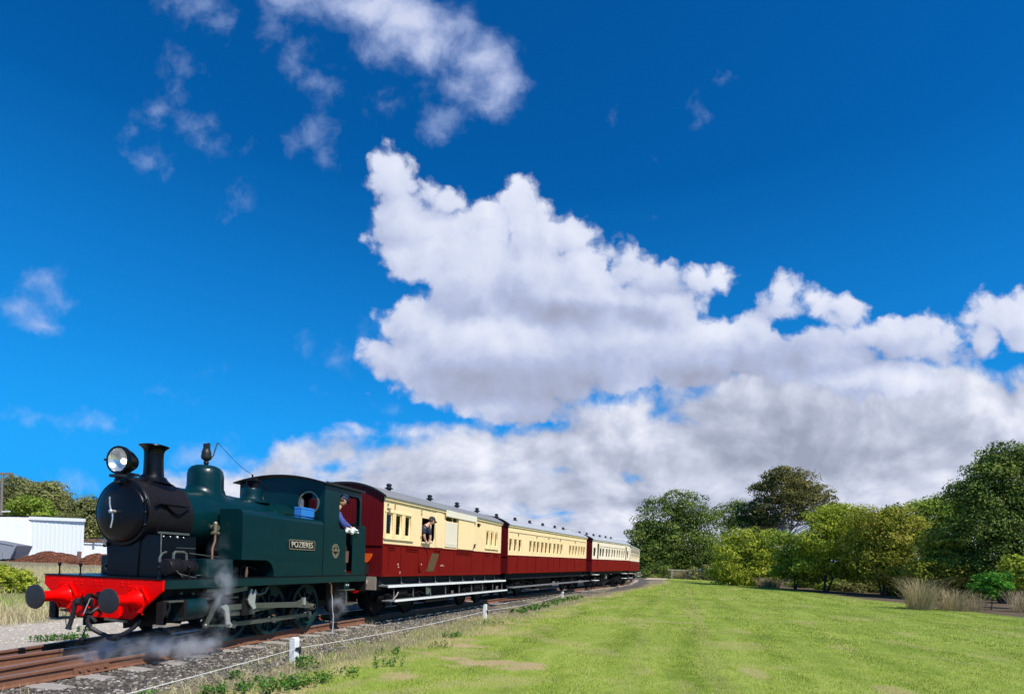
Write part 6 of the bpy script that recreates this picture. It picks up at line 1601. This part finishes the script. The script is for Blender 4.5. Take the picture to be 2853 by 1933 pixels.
# mulch heaps
MU = tint_mat('red_mulch', [(0,(.05,.018,.010)),(.5,(.13,.045,.022)),(1,(.24,.09,.045))], .95)
def heap(label, px0, px1, ytop, D, n, seed):
    r = np.random.default_rng(seed); a, b = at_px(px0,1572,D), at_px(px1,1574,D); H = at_px((px0+px1)/2, ytop, D).z - .0
    ct = (a+b)/2; Lh = (b-a).length/2; dd = (b-a).normalized(); zz = float(gz(ct.x, ct.y))-.1; Hh = H - zz
    u = r.uniform(-1,1,n); v = r.uniform(-1,1,n)
    prof = np.clip(1-u**2,0,1)*np.clip(1-v**2,0,1)*(1+.25*(vn(u*9+seed,v*3,1)-.5))
    z = zz + Hh*prof
    Pn = np.stack([ct.x + dd.x*u*Lh + FWD.x*v*3.0, ct.y + dd.y*u*Lh + FWD.y*v*3.0, z], 1)
    o = stones('mulch_heap', label, Pn, .16, MU, flat=.5, seed=seed); o['kind'] = 'thing'; o['category'] = 'mulch heap'
    # solid core under the bark
    g_ = 20; vs = []; fs = []
    for i in range(g_+1):
        for j in range(g_+1):
            uu, vv = -1+2*i/g_, -1+2*j/g_; p_ = ct + dd*(uu*Lh) + FWD*(vv*3.0); vs.append((p_.x, p_.y, zz - .05 + Hh*(1-uu*uu)*(1-vv*vv)*.97))
    for i in range(g_):
        for j in range(g_): fs.append((i*(g_+1)+j, (i+1)*(g_+1)+j, (i+1)*(g_+1)+j+1, i*(g_+1)+j+1))
    MB().add(vs, fs, True).build('heap_core', paint('mulch_core', (.11,.04,.02), .95), o)
heap('long reddish brown mulch heap in front of the white shed', 66, 226, 1538, 64, 5200, 181)
heap('smaller mulch heap between the wooden stake and the locomotive', 232, 330, 1543, 62, 2600, 182)
s0 = at_px(218, 1562, 60); tag(MB().box(-.16,.16,-.12,.12,0,1.45).build('wooden_stake', M_['brownroof'], bevel=.02), 'brown wooden stake standing at the right end of the long mulch heap', 'post'); bpy.data.objects['wooden_stake'].location = (s0.x, s0.y, float(gz(s0.x, s0.y))-.1); bpy.data.objects['wooden_stake'].rotation_euler = (0,R(4),0)
# power pole
pp = at_px(3, 1440, 82); pz = float(gz(pp.x, pp.y)); pt_ = at_px(5, 1316, 82).z
pl_ = thing('power_pole', 'grey wooden power pole with a crossarm at the left edge', 'power pole', (pp.x, pp.y, pz))
MB().tube([(0,0,0),(0,0,pt_-pz)], [.21,.15], 10).build('pole', BARK, pl_)
MB().bar(-RGT*1.4 + UPV*(pt_-pz-.25), RGT*1.5 + UPV*(pt_-pz-.12), .20, .30).build('crossarm', BARK, pl_)
MB().bar(-RGT*.6 + UPV*(pt_-pz-1.6), RGT*.9 + UPV*(pt_-pz-1.55), .12, .16).tube([RGT*1.2 + UPV*(pt_-pz-.2), RGT*.9 + UPV*(pt_-pz-.6), RGT*.15 + UPV*(pt_-pz-.45)], .03, 6).build('brace', BARK, pl_)
ins = None
for k in (-1.2,-.4,.6,1.3):
    q = MB().lathe([(.04,0),(.07,.05),(.04,.08),(.07,.13),(.03,.18)], (0,0,0), 'z', 8).build('insulator', M_['greyboard'], pl_); q.location = RGT*k + UPV*(pt_-pz-.1)
MB().bar(UPV*(pt_-pz-5.6), RGT*1.2 + UPV*(pt_-pz-5.5), .25, .18).build('street_lamp_head', M_['white'], pl_)
# ------------------------------------------------------------------ steam
def steam(label, c, rad, dens, scale, seed, rot=0):
    m = bpy.data.materials.new('steam_volume'); m.use_nodes = True; m.node_tree.nodes.clear(); h = NT(m.node_tree)
    out = h.node('ShaderNodeOutputMaterial'); v = h.node('ShaderNodeVolumePrincipled'); h.l.new(v.outputs[0], out.inputs['Volume'])
    tc = h.node('ShaderNodeTexCoord').outputs['Object']
    ln = h.vec('LENGTH', tc); n = h.noise(h.vec('ADD', h.vec('MULTIPLY', tc, tuple(r_*scale for r_ in rad)), (seed, 0, 0)), 1.0, 4, .62, .5)
    f = h.math('MULTIPLY', h.sstep(ln, 1.0, .15), h.sstep(n, .44, .68))
    h.put(v.inputs['Density'], h.math('MULTIPLY', f, dens)); v.inputs['Color'].default_value = (.95,.96,1,1); v.inputs['Anisotropy'].default_value = .2
    me = bpy.data.meshes.new('steam'); bm = bmesh.new(); bmesh.ops.create_icosphere(bm, subdivisions=3, radius=1.0); bm.to_mesh(me); bm.free(); me.materials.append(m)
    o = bpy.data.objects.new('steam', me); COL.objects.link(o); o.location = c; o.scale = rad; o.rotation_euler = (0,0,rot); tag(o, label, kind='stuff'); return o
steam('thin steam rising past the running plate by the cylinder', (.93,-1.36,1.05), (.42,.26,1.0), 3.6, 3.0, 1)
steam('steam drifting low along the near rail under the locomotive', (.75,-.85,.12), (1.15,.6,.32), 5.5, 3.4, 5)
steam('steam spreading between the rails ahead of the cylinders', (.15,-.25,.08), (1.05,.6,.26), 4.0, 3.4, 9)
steam('small steam jet around the overflow pipe near the cab steps', (4.95,-1.20,.50), (.42,.22,.50), 3.0, 4.2, 13)
wm_ = paint('dripping_water', (.6,.62,.62), .2, spec=.8)
tag(MB().tube([(4.78,-1.11,.80),(4.80,-1.12,.6),(4.79,-1.13,.45),(4.83,-1.14,.25),(4.82,-1.14,-.12)], [.006,.010,.007,.009,.012], 7).build('water_jet', wm_), 'thin jet of water falling from the overflow pipe to the ballast', 'water jet')
